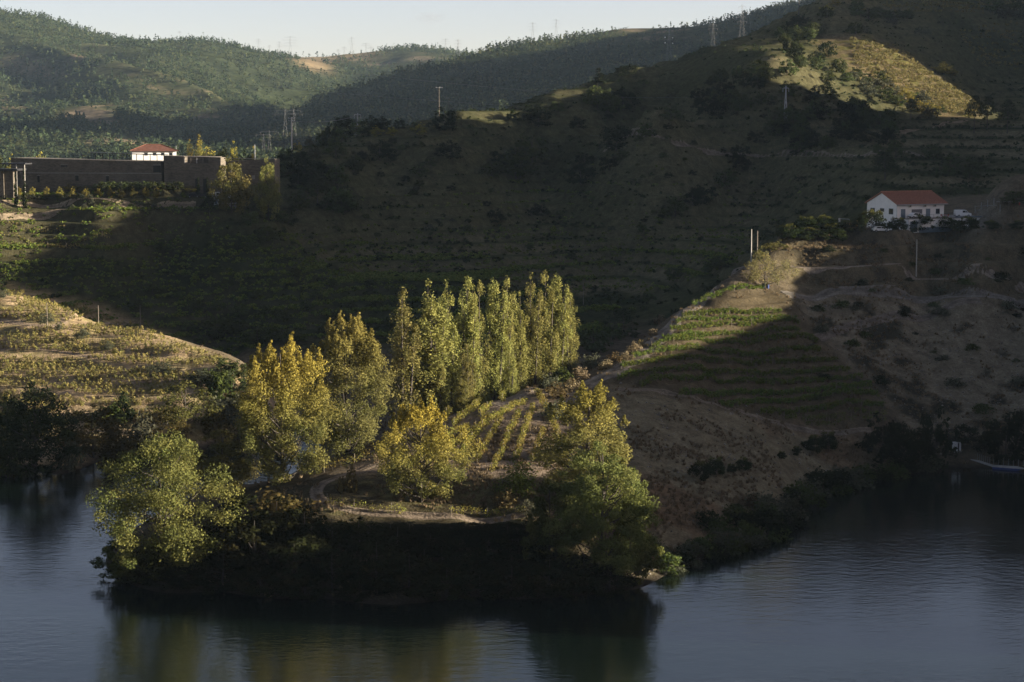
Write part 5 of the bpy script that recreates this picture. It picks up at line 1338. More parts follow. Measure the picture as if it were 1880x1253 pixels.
# terrace in front of the house, with retaining wall, coping and garage
terrace_ = empty('terrace', (HX, HY_, HOUSE_Z), HROT, 'white walled terrace with a blue grey base carrying the parked van beside the house', 'terrace')
TX1 = 30.0
MB().box(0.3, TX1, -4.2, -0.02, -0.6, TER_H - 0.16).build('wall', M_WHITE, terrace_)
MB().box(HL + 0.02, TX1, 0.0, 9.0, -0.6, TER_H - 0.16).build('platform', M_WHITE, terrace_)
MB().box(0.1, TX1 + 0.2, -4.4, -0.04, TER_H - 0.155, TER_H).box(HL + 0.05, TX1 + 0.2, 0.0, 9.0, TER_H - 0.155, TER_H).build('paving', M_CONC, terrace_)
MB().box(HL + 0.5, TX1 + 0.22, -4.43, -4.20, TER_H + 0.003, TER_H + 0.25).build('coping', M_BLUEG, terrace_)
MB().box(3.4, TX1 + 0.02, -4.26, -4.19, -0.6, 0.75).build('base_band', M_BLUEG, terrace_)
MB().box(1.0, 3.4, -4.27, -4.19, -0.4, 2.35).build('garage_door', M_BLUEG, terrace_)
MB().box(0.55, 0.98, -4.45, -4.18, -0.5, TER_H - 0.17).box(3.42, 3.85, -4.45, -4.18, -0.5, TER_H - 0.17).box(0.98, 3.42, -4.45, -4.18, 2.4, TER_H - 0.17).build('door_surround', M_WHITE, terrace_)
rl = MB()
rl.bar((0.3, -4.2, TER_H + 1.0), (HL + 0.3, -4.2, TER_H + 1.0), 0.03).bar((0.3, -4.2, TER_H + 0.55), (HL + 0.3, -4.2, TER_H + 0.55), 0.018).bar((0.3, -4.2, TER_H + 0.15), (HL + 0.3, -4.2, TER_H + 0.15), 0.018)
rail = rl.build('railing', M_IRON, terrace_)
for i in range(12):
    MB().bar((0.3 + i * HL / 11, -4.2, TER_H), (0.3 + i * HL / 11, -4.2, TER_H + 1.02), 0.025).build('post', M_IRON, rail)

def local(parent_loc, rot, p):
    c, s = math.cos(rot), math.sin(rot)
    return (parent_loc[0] + p[0] * c - p[1] * s, parent_loc[1] + p[0] * s + p[1] * c, parent_loc[2] + p[2])
HP0 = (HX, HY_, HOUSE_Z)

def vehicle(name, loc, rot, paint, kind, label, cat, group=None, win=True):
    e = empty(name, loc, rot, label, cat, group)
    if kind == 'van':
        prof = [(-2.15, 0.35), (2.05, 0.35), (2.15, 0.55), (2.12, 0.88), (1.95, 1.02), (1.25, 1.18), (0.75, 1.78), (0.35, 1.88), (-1.9, 1.88), (-2.12, 1.75), (-2.17, 0.7)]
        wins = [[(0.62, 1.18), (1.10, 1.18), (0.70, 1.68), (0.62, 1.70)], [(-0.30, 1.18), (0.50, 1.18), (0.50, 1.70), (-0.30, 1.70)]]
        wsc = [(1.27, 1.20), (0.79, 1.76)]; W = 0.88
    else:
        prof = [(-2.0, 0.35), (2.0, 0.35), (2.08, 0.55), (2.02, 0.80), (1.05, 0.95), (0.45, 1.42), (-1.05, 1.45), (-1.75, 1.0), (-2.05, 0.9), (-2.1, 0.6)]
        wins = [[(0.05, 0.98), (0.85, 0.98), (0.42, 1.34), (0.05, 1.36)], [(-1.35, 0.98), (-0.05, 0.98), (-0.05, 1.36), (-0.95, 1.37)]]
        wsc = [(1.02, 0.99), (0.50, 1.38)]; W = 0.84
    MB().prism(prof, -W, W, 'y').build('body', paint, e, 0.06)
    for pr in wins:
        for s in (-1, 1):
            MB().prism(pr, s * W - 0.012 if s < 0 else s * W - 0.01, s * W + 0.01 if s < 0 else s * W + 0.012, 'y').build('window', M_GLASS, e)
    (x0, z0), (x1, z1) = wsc
    nx, nz = (z1 - z0), (x0 - x1); nl = math.hypot(nx, nz); nx, nz = abs(nx) / nl * 0.02, abs(nz) / nl * 0.02
    MB().prism([(x0, z0), (x1, z1), (x1 + nx, z1 + nz), (x0 + nx, z0 + nz)], -W + 0.12, W - 0.12, 'y').build('windscreen', M_GLASS, e)
    for x in (-1.3, 1.32):
        for s in (-1, 1):
            w = MB().cyl((x, s * (W - 0.08), 0.32), 'y', 0.33, 0.2, 16).build('wheel', M_TYRE, e)
            MB().cyl((x, s * (W + 0.025), 0.32), 'y', 0.19, 0.02, 10).build('rim', M_STEEL, w)
    for s in (-1, 1):
        MB().box(2.0, 2.13, s * 0.62 - 0.16, s * 0.62 + 0.16, 0.62, 0.80).build('headlight', M_LAMP, e, 0.02)
        MB().box(0.75, 0.95, s * (W + 0.1) - 0.08, s * (W + 0.1) + 0.08, 1.05, 1.2).build('mirror', paint, e, 0.02)
    MB().box(-2.2, -2.1, -0.75, 0.75, 0.4, 0.6).box(2.08, 2.18, -0.75, 0.75, 0.38, 0.56).build('bumper', M_IRON, e, 0.02)
    return e
vehicle('van', local(HP0, HROT, (HL + 4.6, -2.0, TER_H)), HROT - 0.35, M_VANW, 'van', 'white delivery van parked on the terrace right of the white house', 'van')
vehicle('car', local(HP0, HROT, (4.6, -2.3, TER_H)), HROT - 0.1, M_VANW, 'car', 'white car parked on the terrace before the grey shutter of the house', 'car')
pc = place(1612, 497)
vehicle('car', (pc[0], pc[1], float(ground_z(pc[0], pc[1]))), 0.1, M_VANW, 'car', 'white car half hidden behind the largest orange tree below the gable', 'car')
# yellow machine left of the house
py_ = place(1562, 509)
yv = empty('truck', (py_[0], py_[1], py_[2]), 0.05, 'yellow truck half hidden behind the dark clipped tree left of the house', 'truck')
MB().box(-2.6, 1.0, -0.9, 0.9, 0.55, 1.35).build('body', M_YEL, yv, 0.05)
MB().prism([(1.15, 0.5), (2.6, 0.5), (2.6, 1.15), (2.3, 2.0), (1.15, 2.05)], -0.9, 0.9).build('cab', M_YEL, yv, 0.05)
MB().prism([(1.35, 1.2), (2.45, 1.2), (2.2, 1.85), (1.35, 1.88)], -0.92, 0.92).build('window', M_GLASS, yv)
MB().box(-2.6, 2.6, -0.5, 0.5, 0.42, 0.55).build('chassis', M_IRON, yv)
for x in (-1.7, 1.8):
    for s in (-1, 1): MB().cyl((x, s * 0.82, 0.38), 'y', 0.38, 0.22).build('wheel', M_TYRE, yv)
# gate frame left of the house
pg = place(1537, 507)
gt = empty('gate_frame', pg, 0.1, 'pale post with a thin cross beam beside the yellow truck', 'gate')
MB().box(-0.2, 0.2, -0.2, 0.2, -0.2, 2.6).build('post', M_CONCP, gt)
MB().bar((0.2, 0, 2.45), (2.6, 0, 2.3), 0.06).build('beam', M_STEEL, gt)
MB().bar((2.6, 0, -0.1), (2.6, 0, 2.35), 0.05).build('post', M_STEEL, gt)
# garden table and chairs on the terrace
tb = empty('table', local(HP0, HROT, (HL - 1.2, -1.9, TER_H)), HROT, 'red garden table on the terrace below the small window', 'table')
MB().box(-0.55, 0.55, -0.4, 0.4, 0.68, 0.73).build('tabletop', M_RED, tb)
for sx in (-1, 1):
    for sy in (-1, 1): MB().box(sx * 0.48 - 0.03, sx * 0.48 + 0.03, sy * 0.33 - 0.03, sy * 0.33 + 0.03, 0, 0.68).build('leg', M_RED, tb)
for i, (dx, lab) in enumerate([(-1.0, 'red garden chair left of the terrace table'), (1.0, 'red garden chair right of the terrace table')]):
    ch = empty('chair', local(HP0, HROT, (HL - 1.2 + dx, -1.9, TER_H)), HROT + (0 if dx < 0 else math.pi), lab, 'chair', 'chairs on the terrace')
    MB().box(-0.22, 0.22, -0.22, 0.22, 0.42, 0.46).build('seat', M_RED, ch)
    MB().box(-0.24, -0.20, -0.22, 0.22, 0.46, 0.88).build('backrest', M_RED, ch)
    for sx in (-1, 1):
        for sy in (-1, 1): MB().box(sx * 0.19 - 0.02, sx * 0.19 + 0.02, sy * 0.19 - 0.02, sy * 0.19 + 0.02, 0, 0.42).build('leg', M_RED, ch)
put('palm', S_YEL, 1582, 412, 12, 'spiky pale yucca like plant at the left corner of the gable', 'plant', asp=2.0, ymin=490, parts=True)

# fence and shelter on the spoil heap
def fence_line(px0, px1, y, label, h, n, d=None):
    a = at(px0, y, 500, 540); b = at(px1, y, 500, 545)
    e = empty('wire_fence', a, 0, label, 'fence')
    A = np.array([0, 0, 0.0]); B = np.array(b) - np.array(a)
    for i in range(n):
        t = i / (n - 1); q = A * (1 - t) + B * t
        q[2] = float(ground_z(a[0] + q[0], a[1] + q[1])) - a[2]
        MB().bar((q[0], q[1], q[2] - 0.3), (q[0], q[1], q[2] + h), 0.05).build('post', M_STEEL, e)
    for zz in (0.3, 0.75, h - 0.1):
        MB().bar((A[0], A[1], A[2] + zz), (B[0], B[1], B[2] + zz), 0.022).build('wire', M_STEEL, e)
    return e
fence_line(1790, 1836, 392, 'wire fence along the lip of the spoil heap right of the van', 1.9, 5)
ps = at(1842, 386, 500, 545)
sh = empty('shelter', ps, 0.05, 'low pale roofed shelter on top of the spoil heap at the right', 'shelter')
MB().box(-1.5, 4.2, -1.0, 1.2, 1.85, 1.98).build('roof', M_CONC, sh)
for x in (-1.3, 1.2, 3.9):
    for y in (-0.8, 1.0): MB().box(x - 0.06, x + 0.06, y - 0.06, y + 0.06, -0.4, 1.85).build('post', M_WOOD, sh)
MB().box(3.75, 4.1, -1.03, -0.95, 1.1, 1.84).build('panel', M_RED, sh)

# ---------------------------------------------------------------- stone estate on the left
def wpt(px, d): return ray(px, 626)[0] * d
def zpt(py, d): return CAM_H + ray(940, py)[1] * d
ED = 663.0
ex0, ex1 = wpt(18, ED), wpt(306, ED)
est = empty('estate_building', (ex0, ED + 8, 0), -math.radians(9), 'long low schist stone building across the terrace at the left', 'building')
zt0, zt1, zl, zb = zpt(291, ED), zpt(297, ED), zpt(318, ED), zpt(352, ED)
Lw = ex1 - ex0
def wall_prism(e, x0, x1, y0, y1, zb, za, zc, mat=M_STONE, name='wall'):
    m = MB(); o = 0
    m.v = [(x0, y0, zb), (x1, y0, zb), (x1, y1, zb), (x0, y1, zb), (x0, y0, za), (x1, y0, zc), (x1, y1, zc), (x0, y1, za)]
    m.f = [(0, 3, 2, 1), (4, 5, 6, 7), (0, 1, 5, 4), (1, 2, 6, 5), (2, 3, 7, 6), (3, 0, 4, 7)]
    return m.build(name, mat, e)
wall_prism(est, 0, Lw, 0, 14, zb - 3, zt0, zt1)
wall_prism(est, 3.5, Lw + 0.3, -0.5, -0.003, zb - 3, zl + 0.2, zl - 0.1)
MB().box(3.3, Lw + 0.3, -0.62, -0.52, zl - 0.25, zl + 0.02).build('ledge', M_CONC, est)
for px0, px1, py0, py1, nm in [(115, 127, 304, 308, 'window'), (291, 305, 304, 317, 'window'), (202, 207, 324, 335, 'doorway'), (70, 74, 324, 336, 'doorway'), (143, 149, 323, 333, 'window')]:
    yy = -0.004 if py0 < 318 else -0.504
    xa, xb = wpt(px0, ED) - ex0, wpt(px1, ED) - ex0
    o = MB().box(xa, xb, yy - 0.06, yy + 0.02, zpt(py1, ED), zpt(py0, ED)).build(nm, M_GLASS, est)
    MB().box(xa - 0.15, xb + 0.15, yy - 0.12, yy + 0.01, zpt(py0, ED) + 0.005, zpt(py0, ED) + 0.25).build('lintel', M_CONC, o)
wing = empty('estate_wing', (wpt(307, ED - 1.5), ED - 1.5, 0), -math.radians(9), 'taller stone wing with a recessed balcony at the right of the long building', 'building')
WL = wpt(414, ED) - wpt(307, ED)
zw0, zw1 = zpt(286, ED), zpt(289, ED)
bx0, bx1 = wpt(345, ED) - wpt(307, ED), wpt(393, ED) - wpt(307, ED)
zfl = zpt(300, ED)
wall_prism(wing, 0, bx0, 0, 7, zb - 3, zw0, zw0 - 0.2); wall_prism(wing, bx1, WL, 0, 5.5, zb - 3, zw1 + 0.1, zw1)
wall_prism(wing, bx0 + 0.003, bx1 - 0.003, 0, 14, zb - 3, zfl, zfl)
wall_prism(wing, bx0 + 0.003, bx1 - 0.003, 4.0, 14, zfl + 0.003, zw0 - 0.25, zw1 + 0.1)
for i in range(5):
    x = bx0 + 0.2 + i * (bx1 - bx0 - 0.4) / 4
    MB().box(x - 0.1, x + 0.1, 0.05, 0.25, zfl, zw1).build('balcony_post', M_CONCP if i in (0, 2) else M_WOOD, wing)
MB().box(bx0, bx1, 0.0, 0.3, zw1 + 0.003, zw1 + 0.18).build('balcony_beam', M_WOOD, wing)
MB().bar((bx0, 0.15, zfl + 0.9), (bx1, 0.15, zfl + 0.9), 0.05).bar((bx0, 0.15, zfl + 0.45), (bx1, 0.15, zfl + 0.45), 0.03).build('railing', M_IRON, wing)
for x in (wpt(369, ED), wpt(384, ED)):
    MB().box(x - wpt(307, ED) - 0.6, x - wpt(307, ED) + 0.6, -0.05, 0.02, zb - 1, zpt(328, ED)).build('doorway', M_GLASS, wing)
# white upper house with hipped roof
UD = 676.0
ux0, ux1 = wpt(234, UD), wpt(313, UD); UL = ux1 - ux0
up = empty('manor_house', (ux0 + 3.0, UD, 0), 0.21, 'white house with a hipped brown tile roof rising above the stone wall', 'house')
zu0, zue, zur = zpt(318, UD), zpt(278, UD), zpt(266, UD)
MB().box(0, UL, 0, 12, zu0 - 4, zue).build('wall', M_WHITE, up)
m = MB(); a = 0.8
m.v = [(-a, -a, zue), (UL + a, -a, zue), (UL + a, 12 + a, zue), (-a, 12 + a, zue), (UL * 0.32, 6, zur), (UL * 0.68, 6, zur), (-a, -a, zue + 0.15), (UL + a, -a, zue + 0.15), (UL + a, 12 + a, zue + 0.15), (-a, 12 + a, zue + 0.15)]
m.f = [(0, 3, 2, 1), (6, 7, 5, 4), (7, 8, 5), (8, 9, 4, 5), (9, 6, 4), (0, 1, 7, 6), (1, 2, 8, 7), (2, 3, 9, 8), (3, 0, 6, 9)]
rf = m.build('roof', M_TILED, up)
MB().bar((-a, -a, zue + 0.2), (UL * 0.32, 6, zur + 0.05), 0.13).bar((UL + a, -a, zue + 0.2), (UL * 0.68, 6, zur + 0.05), 0.13).bar((UL * 0.32, 6, zur + 0.05), (UL * 0.68, 6, zur + 0.05), 0.13).build('hip_tiles', M_TILED, rf)
for px in (259, 274.5, 289, 303.5):
    x = wpt(px, UD) - ux0
    o = MB().box(x - 0.55, x + 0.55, -0.05, 0.02, zpt(286, UD), zpt(281, UD)).build('window', M_GLASS, up)
    MB().box(x - 0.7, x + 0.7, -0.09, 0.01, zpt(281, UD) + 0.004, zpt(281, UD) + 0.2).build('lintel', M_CONC, o)
# pergola in front of it
GD = 669.0
g0, g1 = wpt(167, GD), wpt(311, GD)
per = empty('pergola', (g0, GD + 3, 0), -math.radians(8), 'long dark slatted pergola on the wall top before the white manor house', 'pergola')
zg0, zg1, zgb = zpt(281.5, GD), zpt(285.5, GD), zpt(300, GD)
m = MB(); m.v = [(0, 0, zg0), (g1 - g0, 0, zg1), (g1 - g0, 4, zg1), (0, 4, zg0), (0, 0, zg0 + .22), (g1 - g0, 0, zg1 + .22), (g1 - g0, 4, zg1 + .22), (0, 4, zg0 + .22)]
m.f = [(0, 3, 2, 1), (4, 5, 6, 7), (0, 1, 5, 4), (1, 2, 6, 5), (2, 3, 7, 6), (3, 0, 4, 7)]
m.build('slat_roof', M_IRON, per)
for i in range(12):
    t = (i + 0.05) / 11.2; x = t * (g1 - g0); zz = zg0 * (1 - t) + zg1 * t
    MB().box(x - 0.09, x + 0.09, 0.1, 0.28, zgb - 2, zz - 0.003).build('post', M_IRON, per)
# stone shed with two flat roofs at the far left
SD = 652.0
s0 = wpt(-20, SD)
sd = empty('stone_shed', (s0, SD, 0), -math.radians(9), 'small stone outbuilding with two dark flat roofs at the left edge', 'building')
MB().box(0, wpt(17, SD) - s0, 0, 3, zpt(352, SD) - 2, zpt(314, SD)).box(wpt(17, SD) - s0 + 0.01, wpt(34, SD) - s0, 0.5, 2.2, zpt(352, SD) - 2, zpt(312, SD)).build('wall', M_STONE, sd)
MB().box(-0.5, wpt(46, SD) - s0, -1.2, 6.5, zpt(313.5, SD), zpt(310, SD)).build('roof', M_IRON, sd)
MB().box(wpt(5, SD) - s0, wpt(55, SD) - s0, 1.6, 7.5, zpt(302.5, SD), zpt(300, SD)).build('roof', M_IRON, sd)
for px in (37, 52.5):
    x = wpt(px, SD) - s0
    MB().box(x - 0.12, x + 0.12, 2.0, 2.24, zpt(350, SD) - 2, zpt(302.6, SD)).build('post', M_CONCP, sd)
for px, yt, lab in [(36, 314, 'thin dark cypress by the outbuilding, left of two'), (52.5, 308, 'thin dark cypress by the outbuilding, right of two'), (369, 325, 'thin dark cypress against the estate wing, left of two'), (385, 325, 'thin dark cypress against the estate wing, right of two')]:
    stand_px('cypress_tree', CYP, px, yt, 5.5, lab, 'tree', base=345, d=649.5 if px < 100 else 657)
# low wall to the right of the estate
RD = 676.0
lw = empty('stone_wall', (wpt(416, RD), RD, 0), -math.radians(9), 'low stone retaining wall between the two lit trees right of the estate', 'wall')
wall_prism(lw, 0, wpt(512, RD) - wpt(416, RD), 0, 6, zpt(350, RD) - 2, zpt(296, RD), zpt(292, RD))
MB().box(0, wpt(512, RD) - wpt(416, RD), -0.15, 0.3, zpt(292, RD) + 0.03, zpt(292, RD) + 0.2).build('coping', M_CONC, lw)
MB().box(wpt(468, RD) - wpt(416, RD), wpt(474, RD) - wpt(416, RD), -0.06, 0.02, zpt(329, RD), zpt(322, RD)).build('window', M_CONC, lw)
# parked cars of the estate
for px, kind, paint, rot, lab in [(404, 'van', M_VANW, 0.05, 'white van parked under the large lit tree of the estate'), (421, 'car', M_VANW, 0.5, 'white car nose half hidden behind the large lit tree'), (390, 'car', M_CARD, 0.1, 'dark car parked left of the white estate van'), (375, 'car', M_CARD, -0.1, 'dark car second left of the white estate van'), (360, 'car', M_CARD, 0.2, 'dark car at the left of the estate car park')]:
    p = place(px, 655.5)
    vehicle('van' if kind == 'van' else 'car', p, rot, paint, kind, lab, kind, 'cars parked at the estate')
# white shed and tank below the estate
pw = at(397, 376, 600, 700)
ws = empty('shed', pw, 0.1, 'small white shed on the slope below the estate cars', 'shed')
MB().box(-0.7, 0.7, -0.7, 0.7, -0.5, 2.2).build('wall', M_WHITE, ws)
MB().prism([(-0.85, 2.2), (0.85, 2.2), (0.85, 2.35), (-0.85, 2.7)], -0.85, 0.85).build('roof', M_CONC, ws)
MB().box(-0.3, 0.35, -0.73, -0.69, -0.1, 1.8).build('door', M_BLUEG, ws)
pt_ = at(418, 379, 600, 700)
tk = empty('water_tank', pt_, 0.0, 'pale flat concrete tank beside the white shed below the estate', 'tank')
MB().box(-2.8, 2.8, -1.5, 2.5, -1.0, 0.9).build('wall', M_CONC, tk)
MB().box(-3.0, 3.0, -1.7, 2.7, 0.903, 1.05).build('lid', M_CONCP, tk)

# ---------------------------------------------------------------- cove: pump box, jetty
pb = at(1757, 830, 380, 430)
bxo = empty('pump_box', pb, 0.1, 'white two part pump cabinet at the water edge of the cove', 'cabinet')
MB().box(-0.95, 0.0, -0.4, 0.4, -0.3, 2.0).build('cabinet', M_WHITE, bxo)
MB().box(0.40, 0.72, -0.4, 0.4, -0.3, 2.0).build('cabinet', M_WHITE, bxo)
MB().box(-1.05, 0.85, -0.5, 0.5, -0.4, 0.12).build('plinth', M_CONC, bxo)
MB().box(0.0, 0.40, -0.1, 0.4, 0.1, 1.7).build('door', M_IRON, bxo)
ja, jb, jc = ray(1785, 843), ray(1822, 855), ray(1890, 860)
def onw(r, z): d = (z - CAM_H) / r[1]; return np.array([r[0] * d, d, z])
A_, B_, C_ = onw(ja, 1.2), onw(jb, 0.55), onw(jc, 0.55)
jt = empty('jetty', A_, 0, 'floating jetty with a pale gangway and a blue float in the cove', 'jetty')
def slab(p, q, w, t, name, mat):
    d = q - p; n = np.array([-d[1], d[0], 0]); n /= np.linalg.norm(n); n *= w / 2
    m = MB(); m.v = [tuple(v) for v in (p - n - A_, p + n - A_, q + n - A_, q - n - A_)] + [tuple(v - np.array([0, 0, t])) for v in (p - n - A_, p + n - A_, q + n - A_, q - n - A_)]
    m.f = [(3, 2, 1, 0), (4, 5, 6, 7), (0, 1, 5, 4), (1, 2, 6, 5), (2, 3, 7, 6), (3, 0, 4, 7)]
    return m.build(name, mat, jt)
slab(A_, B_, 1.3, 0.12, 'gangway', M_CONCP)
slab(B_, C_, 2.2, 0.14, 'deck', M_CONCP)
dn = np.array([0, 0, 0.145])
slab(B_ + (C_ - B_) * 0.03 - dn, B_ + (C_ - B_) * 0.78 - dn, 2.25, 0.5, 'float', M_BLUE)
for i in range(14):
    p = A_ + (B_ - A_) * (0.3 + 0.1 * i) if i < 7 else B_ + (C_ - B_) * ((i - 6.5) / 7.5)
    p = p - A_ + np.array([0, 0.6 if i < 7 else 1.0, 0])
    MB().bar(tuple(p - np.array([0, 0, 0.3])), tuple(p + np.array([0, 0, 1.5])), 0.035).build('railing_post', M_STEEL, jt)

# blue drums by the almond tree
pd_ = at(1407, 529, 430, 520)
for i, (dx, lab) in enumerate([(0.25, 'bright blue drum leaning at the almond tree trunk'), (-0.75, 'darker blue drum left of the almond tree trunk')]):
    x = pd_[0] + dx; y = pd_[1] - 0.5
    b = empty('drum', (x, y, float(ground_z(x, y))), 0, lab, 'drum', 'drums under the almond tree')
    MB().cyl((0, 0, 0.5), 'z', 0.34, 1.0).build('body', M_BLUE, b)
    MB().cyl((0, 0, 1.02), 'z', 0.36, 0.06).build('lid', M_BLUE if i == 0 else M_IRON, b)

# ---------------------------------------------------------------- poles
def pole(px, ytop, ybase, label, r=0.13, arms=0, mat=None, ymin=0, ymax=1e9, d=None, group=None, kind='wooden_pole'):
    p = place(px, d) if d else at(px, ybase, ymin, ymax)
    top = CAM_H + ray(px, ytop)[1] * p[1]; h = top - p[2]
    e = empty(kind, p, 0.1, label, 'pole', group)
    MB().bar((0, 0, -0.5), (0, 0, h), r, r * 0.65, 8).build('shaft', mat or M_WOOD, e)
    for i in range(arms):
        z = h - 0.35 - i * 1.1; w = 1.5 - 0.2 * i
        MB().box(-w, w, -0.07, 0.07, z - 0.08, z + 0.08).build('cross_arm', M_STEEL, e)
        for x in (-w + 0.1, 0.35, w - 0.1): MB().cyl((x, 0, z + 0.22), 'z', 0.09, 0.28, 8).build('insulator', M_LAMP, e)
    return np.array([p[0], p[1], top])
pole(87, 556, 606, 'thin wooden pole before an olive tree, leftmost of three on the lit slope', ymin=420, ymax=580)
pole(181, 561, 600, 'thin wooden pole in the middle of three on the lit slope', ymin=420, ymax=580)
pole(258, 561, 603, 'thin wooden pole at the crest end of the lit slope, right of three', ymin=420, ymax=580)
pole(1379, 421, 482, 'pale pole on the left of the pair behind the almond tree', r=0.16, mat=M_CONCP, ymin=440)
pole(1390, 424, 476, 'grey pole on the right of the pair behind the almond tree', r=0.18, mat=M_WOOD, ymin=440)
pole(1682, 440, 506, 'tall grey pole standing on the bank under the white house', r=0.17, mat=M_CONCP, ymin=440)
cp0 = pole(536, 216, 281, 'concrete power pole with cross arms right of the estate', r=0.34, arms=2, mat=M_CONCP, ymin=640, kind='power_pole')
cp1 = pole(808, 160, 214, 'slim concrete power pole behind the lone ridge tree', r=0.17, arms=1, mat=M_WOOD, d=925, kind='power_pole')
pole(1457, -14, 38, 'tall thin mast on the crest at the top of the picture', r=0.22, mat=M_IRON, d=1085, kind='mast')
pole(473, 266, 297, 'thin greenish pole above the low stone wall', r=0.16, mat=M_STEEL, d=684)
pole(330, 268, 290, 'thin pole behind the estate wall', r=0.1, mat=M_STEEL, d=684)
pole(1071, 520, 560, 'faint thin pole on the dark hillside right of the poplars', r=0.11, ymin=560)

def lattice(name, base, h, w, arms, label, group=None, t=0.09, mat=None, cat='pylon', taper=0.18):
    e = empty(name, base, 0.15, label, cat, group); mat = mat or M_STEEL
    leg = lambda z: w / 2 * (1 - (1 - taper) * min(1, z / (h * 0.8)))
    n = 7; zs = [h * i / n for i in range(n + 1)]
    br = MB()
    for sx in (-1, 1):
        for sy in (-1, 1):
            l = MB()
            for a, b in zip(zs[:-1], zs[1:]): l.bar((sx * leg(a), sy * leg(a), a - (0.5 if a == 0 else 0)), (sx * leg(b), sy * leg(b), b), t, sides=4)
            l.build('leg', mat, e)
    for i, (a, b) in enumerate(zip(zs[:-1], zs[1:])):
        for s in (-1, 1):
            q = 1 if i % 2 else -1
            br.bar((-q * leg(a), s * leg(a), a), (q * leg(b), s * leg(b), b), t * 0.6, sides=4)
            br.bar((s * leg(a), -q * leg(a), a), (s * leg(b), q * leg(b), b), t * 0.6, sides=4)
    br.build('bracing', mat, e)
    for z, half in arms:
        MB().bar((-half, 0, z), (half, 0, z), t * 1.2, sides=4).bar((-half, 0, z), (0, 0, z + h * 0.035), t * 0.8, sides=4).bar((half, 0, z), (0, 0, z + h * 0.035), t * 0.8, sides=4).build('cross_arm', mat, e)
        for x in (-half, half): MB().bar((x, 0, z), (x, 0, z - 1.6), 0.1, sides=4).build('insulator', mat, e)
    return e
def pyl(px, ytop, ybase, d, label, arms=3, w=0.16, half=0.18, t=0.16, group='pylons along the far skyline', p=None, mat=None):
    b = P(px, ybase, d) if p is None else p
    h = CAM_H + ray(px, ytop)[1] * b[1] - b[2]
    return lattice('pylon', b, h, h * w, [(h * (0.93 - 0.13 * i), h * half * (1 + 0.25 * (i % 2))) for i in range(arms)], label, group, t * b[1] / 2700.0, mat)
pyl(1442, 158, 222, 0, 'pale lattice mast standing in the wood of the shaded hill', 1, 0.10, 0.09, 0.30, None, p=at(1442, 222, 700))
pyl(660, 208, 252, 0, 'lattice power pole at the end of the wooded rise', 1, 0.10, 0.14, 0.26, None, p=place(660, 868))
for i, (px, yt, yb, d, arms, half, lab) in enumerate([(475, 71, 98, 2690, 3, 0.16, 'faint pylon on the left skyline, first from the left of the group'), (495, 83, 102, 2720, 2, 0.14, 'smallest faint pylon between the first two on the left skyline'), (513, 76, 104, 2760, 3, 0.16, 'faint pylon just left of the wide armed one'), (533, 66, 107, 2800, 4, 0.28, 'wide armed pylon on the left skyline'),
                                           (621, 91, 108, 3060, 2, 0.2, 'tiny pylon in the middle saddle, leftmost'), (632, 86, 108, 3060, 2, 0.2, 'tiny pylon in the middle saddle, second'), (646, 68, 108, 3100, 3, 0.14, 'tall faint pylon above the sandy clearing'), (672, 79, 104, 3160, 2, 0.3, 'wide topped pylon right of the sandy clearing, left one'), (681, 86, 104, 3170, 2, 0.3, 'small wide topped pylon right of the sandy clearing'),
                                           (818, 71, 100, 3090, 3, 0.24, 'pylon above the centre ridge, left of two'), (841, 72, 116, 1895, 3, 0.13, 'reddish pylon at the ridge meeting, right of two'), (978, 41, 84, 2035, 3, 0.17, 'pylon on the middle ridge, left of the tall pair'), (1021, 35, 80, 2075, 3, 0.15, 'pylon on the middle ridge, right of the tall pair'),
                                           (1228, 52, 118, 1640, 3, 0.12, 'pylon with white marker balls before the misty ridge'), (1309, 42, 96, 1290, 3, 0.12, 'pylon rising behind the crest of the shaded hill'), (1362, 8, 78, 1500, 4, 0.10, 'very faint tall pylon near the crest'), (330, 57, 74, 2680, 2, 0.16, 'faint pylon on the wooded left summit'),
                                           (524, 200, 250, 1490, 2, 0.3, 'misty lattice pylon behind the concrete pole, left of two'), (540, 200, 250, 1500, 2, 0.25, 'misty lattice pylon behind the concrete pole, right of two'), (484, 246, 276, 1360, 1, 0.45, 'low pylon with a long white arm in the misty valley, left'), (495, 240, 276, 1370, 1, 0.45, 'low pylon with a long white arm in the misty valley, right')]):
    pyl(px, yt, yb, d * (FARS if d > 1600 else 1.35), lab, arms, half=half, t=0.06, mat=M_PYL)
bal = P(1228, 75, 1640)
for i, (px, py, w) in enumerate([(1221, 69, 'upper left'), (1235, 70, 'upper right'), (1221, 79, 'lower left'), (1235, 80, 'lower right')]):
    c = P(px, py, 1640 * FARS - 4); m = MB()
    for k in range(6):
        z0, z1 = -1 + k / 3, -1 + (k + 1) / 3
        m.bar((0, 0, z0 * 0.9), (0, 0, z1 * 0.9), 0.9 * math.sqrt(max(0, 1 - z0 * z0)) + 1e-3, 0.9 * math.sqrt(max(0, 1 - z1 * z1)) + 1e-3, 8)
    o = m.build('marker_ball', M_WHITE); o.location = c; tag(o, f'white marker ball on the power line by the pylon, {w} one', 'marker ball', 'marker balls on the power line')

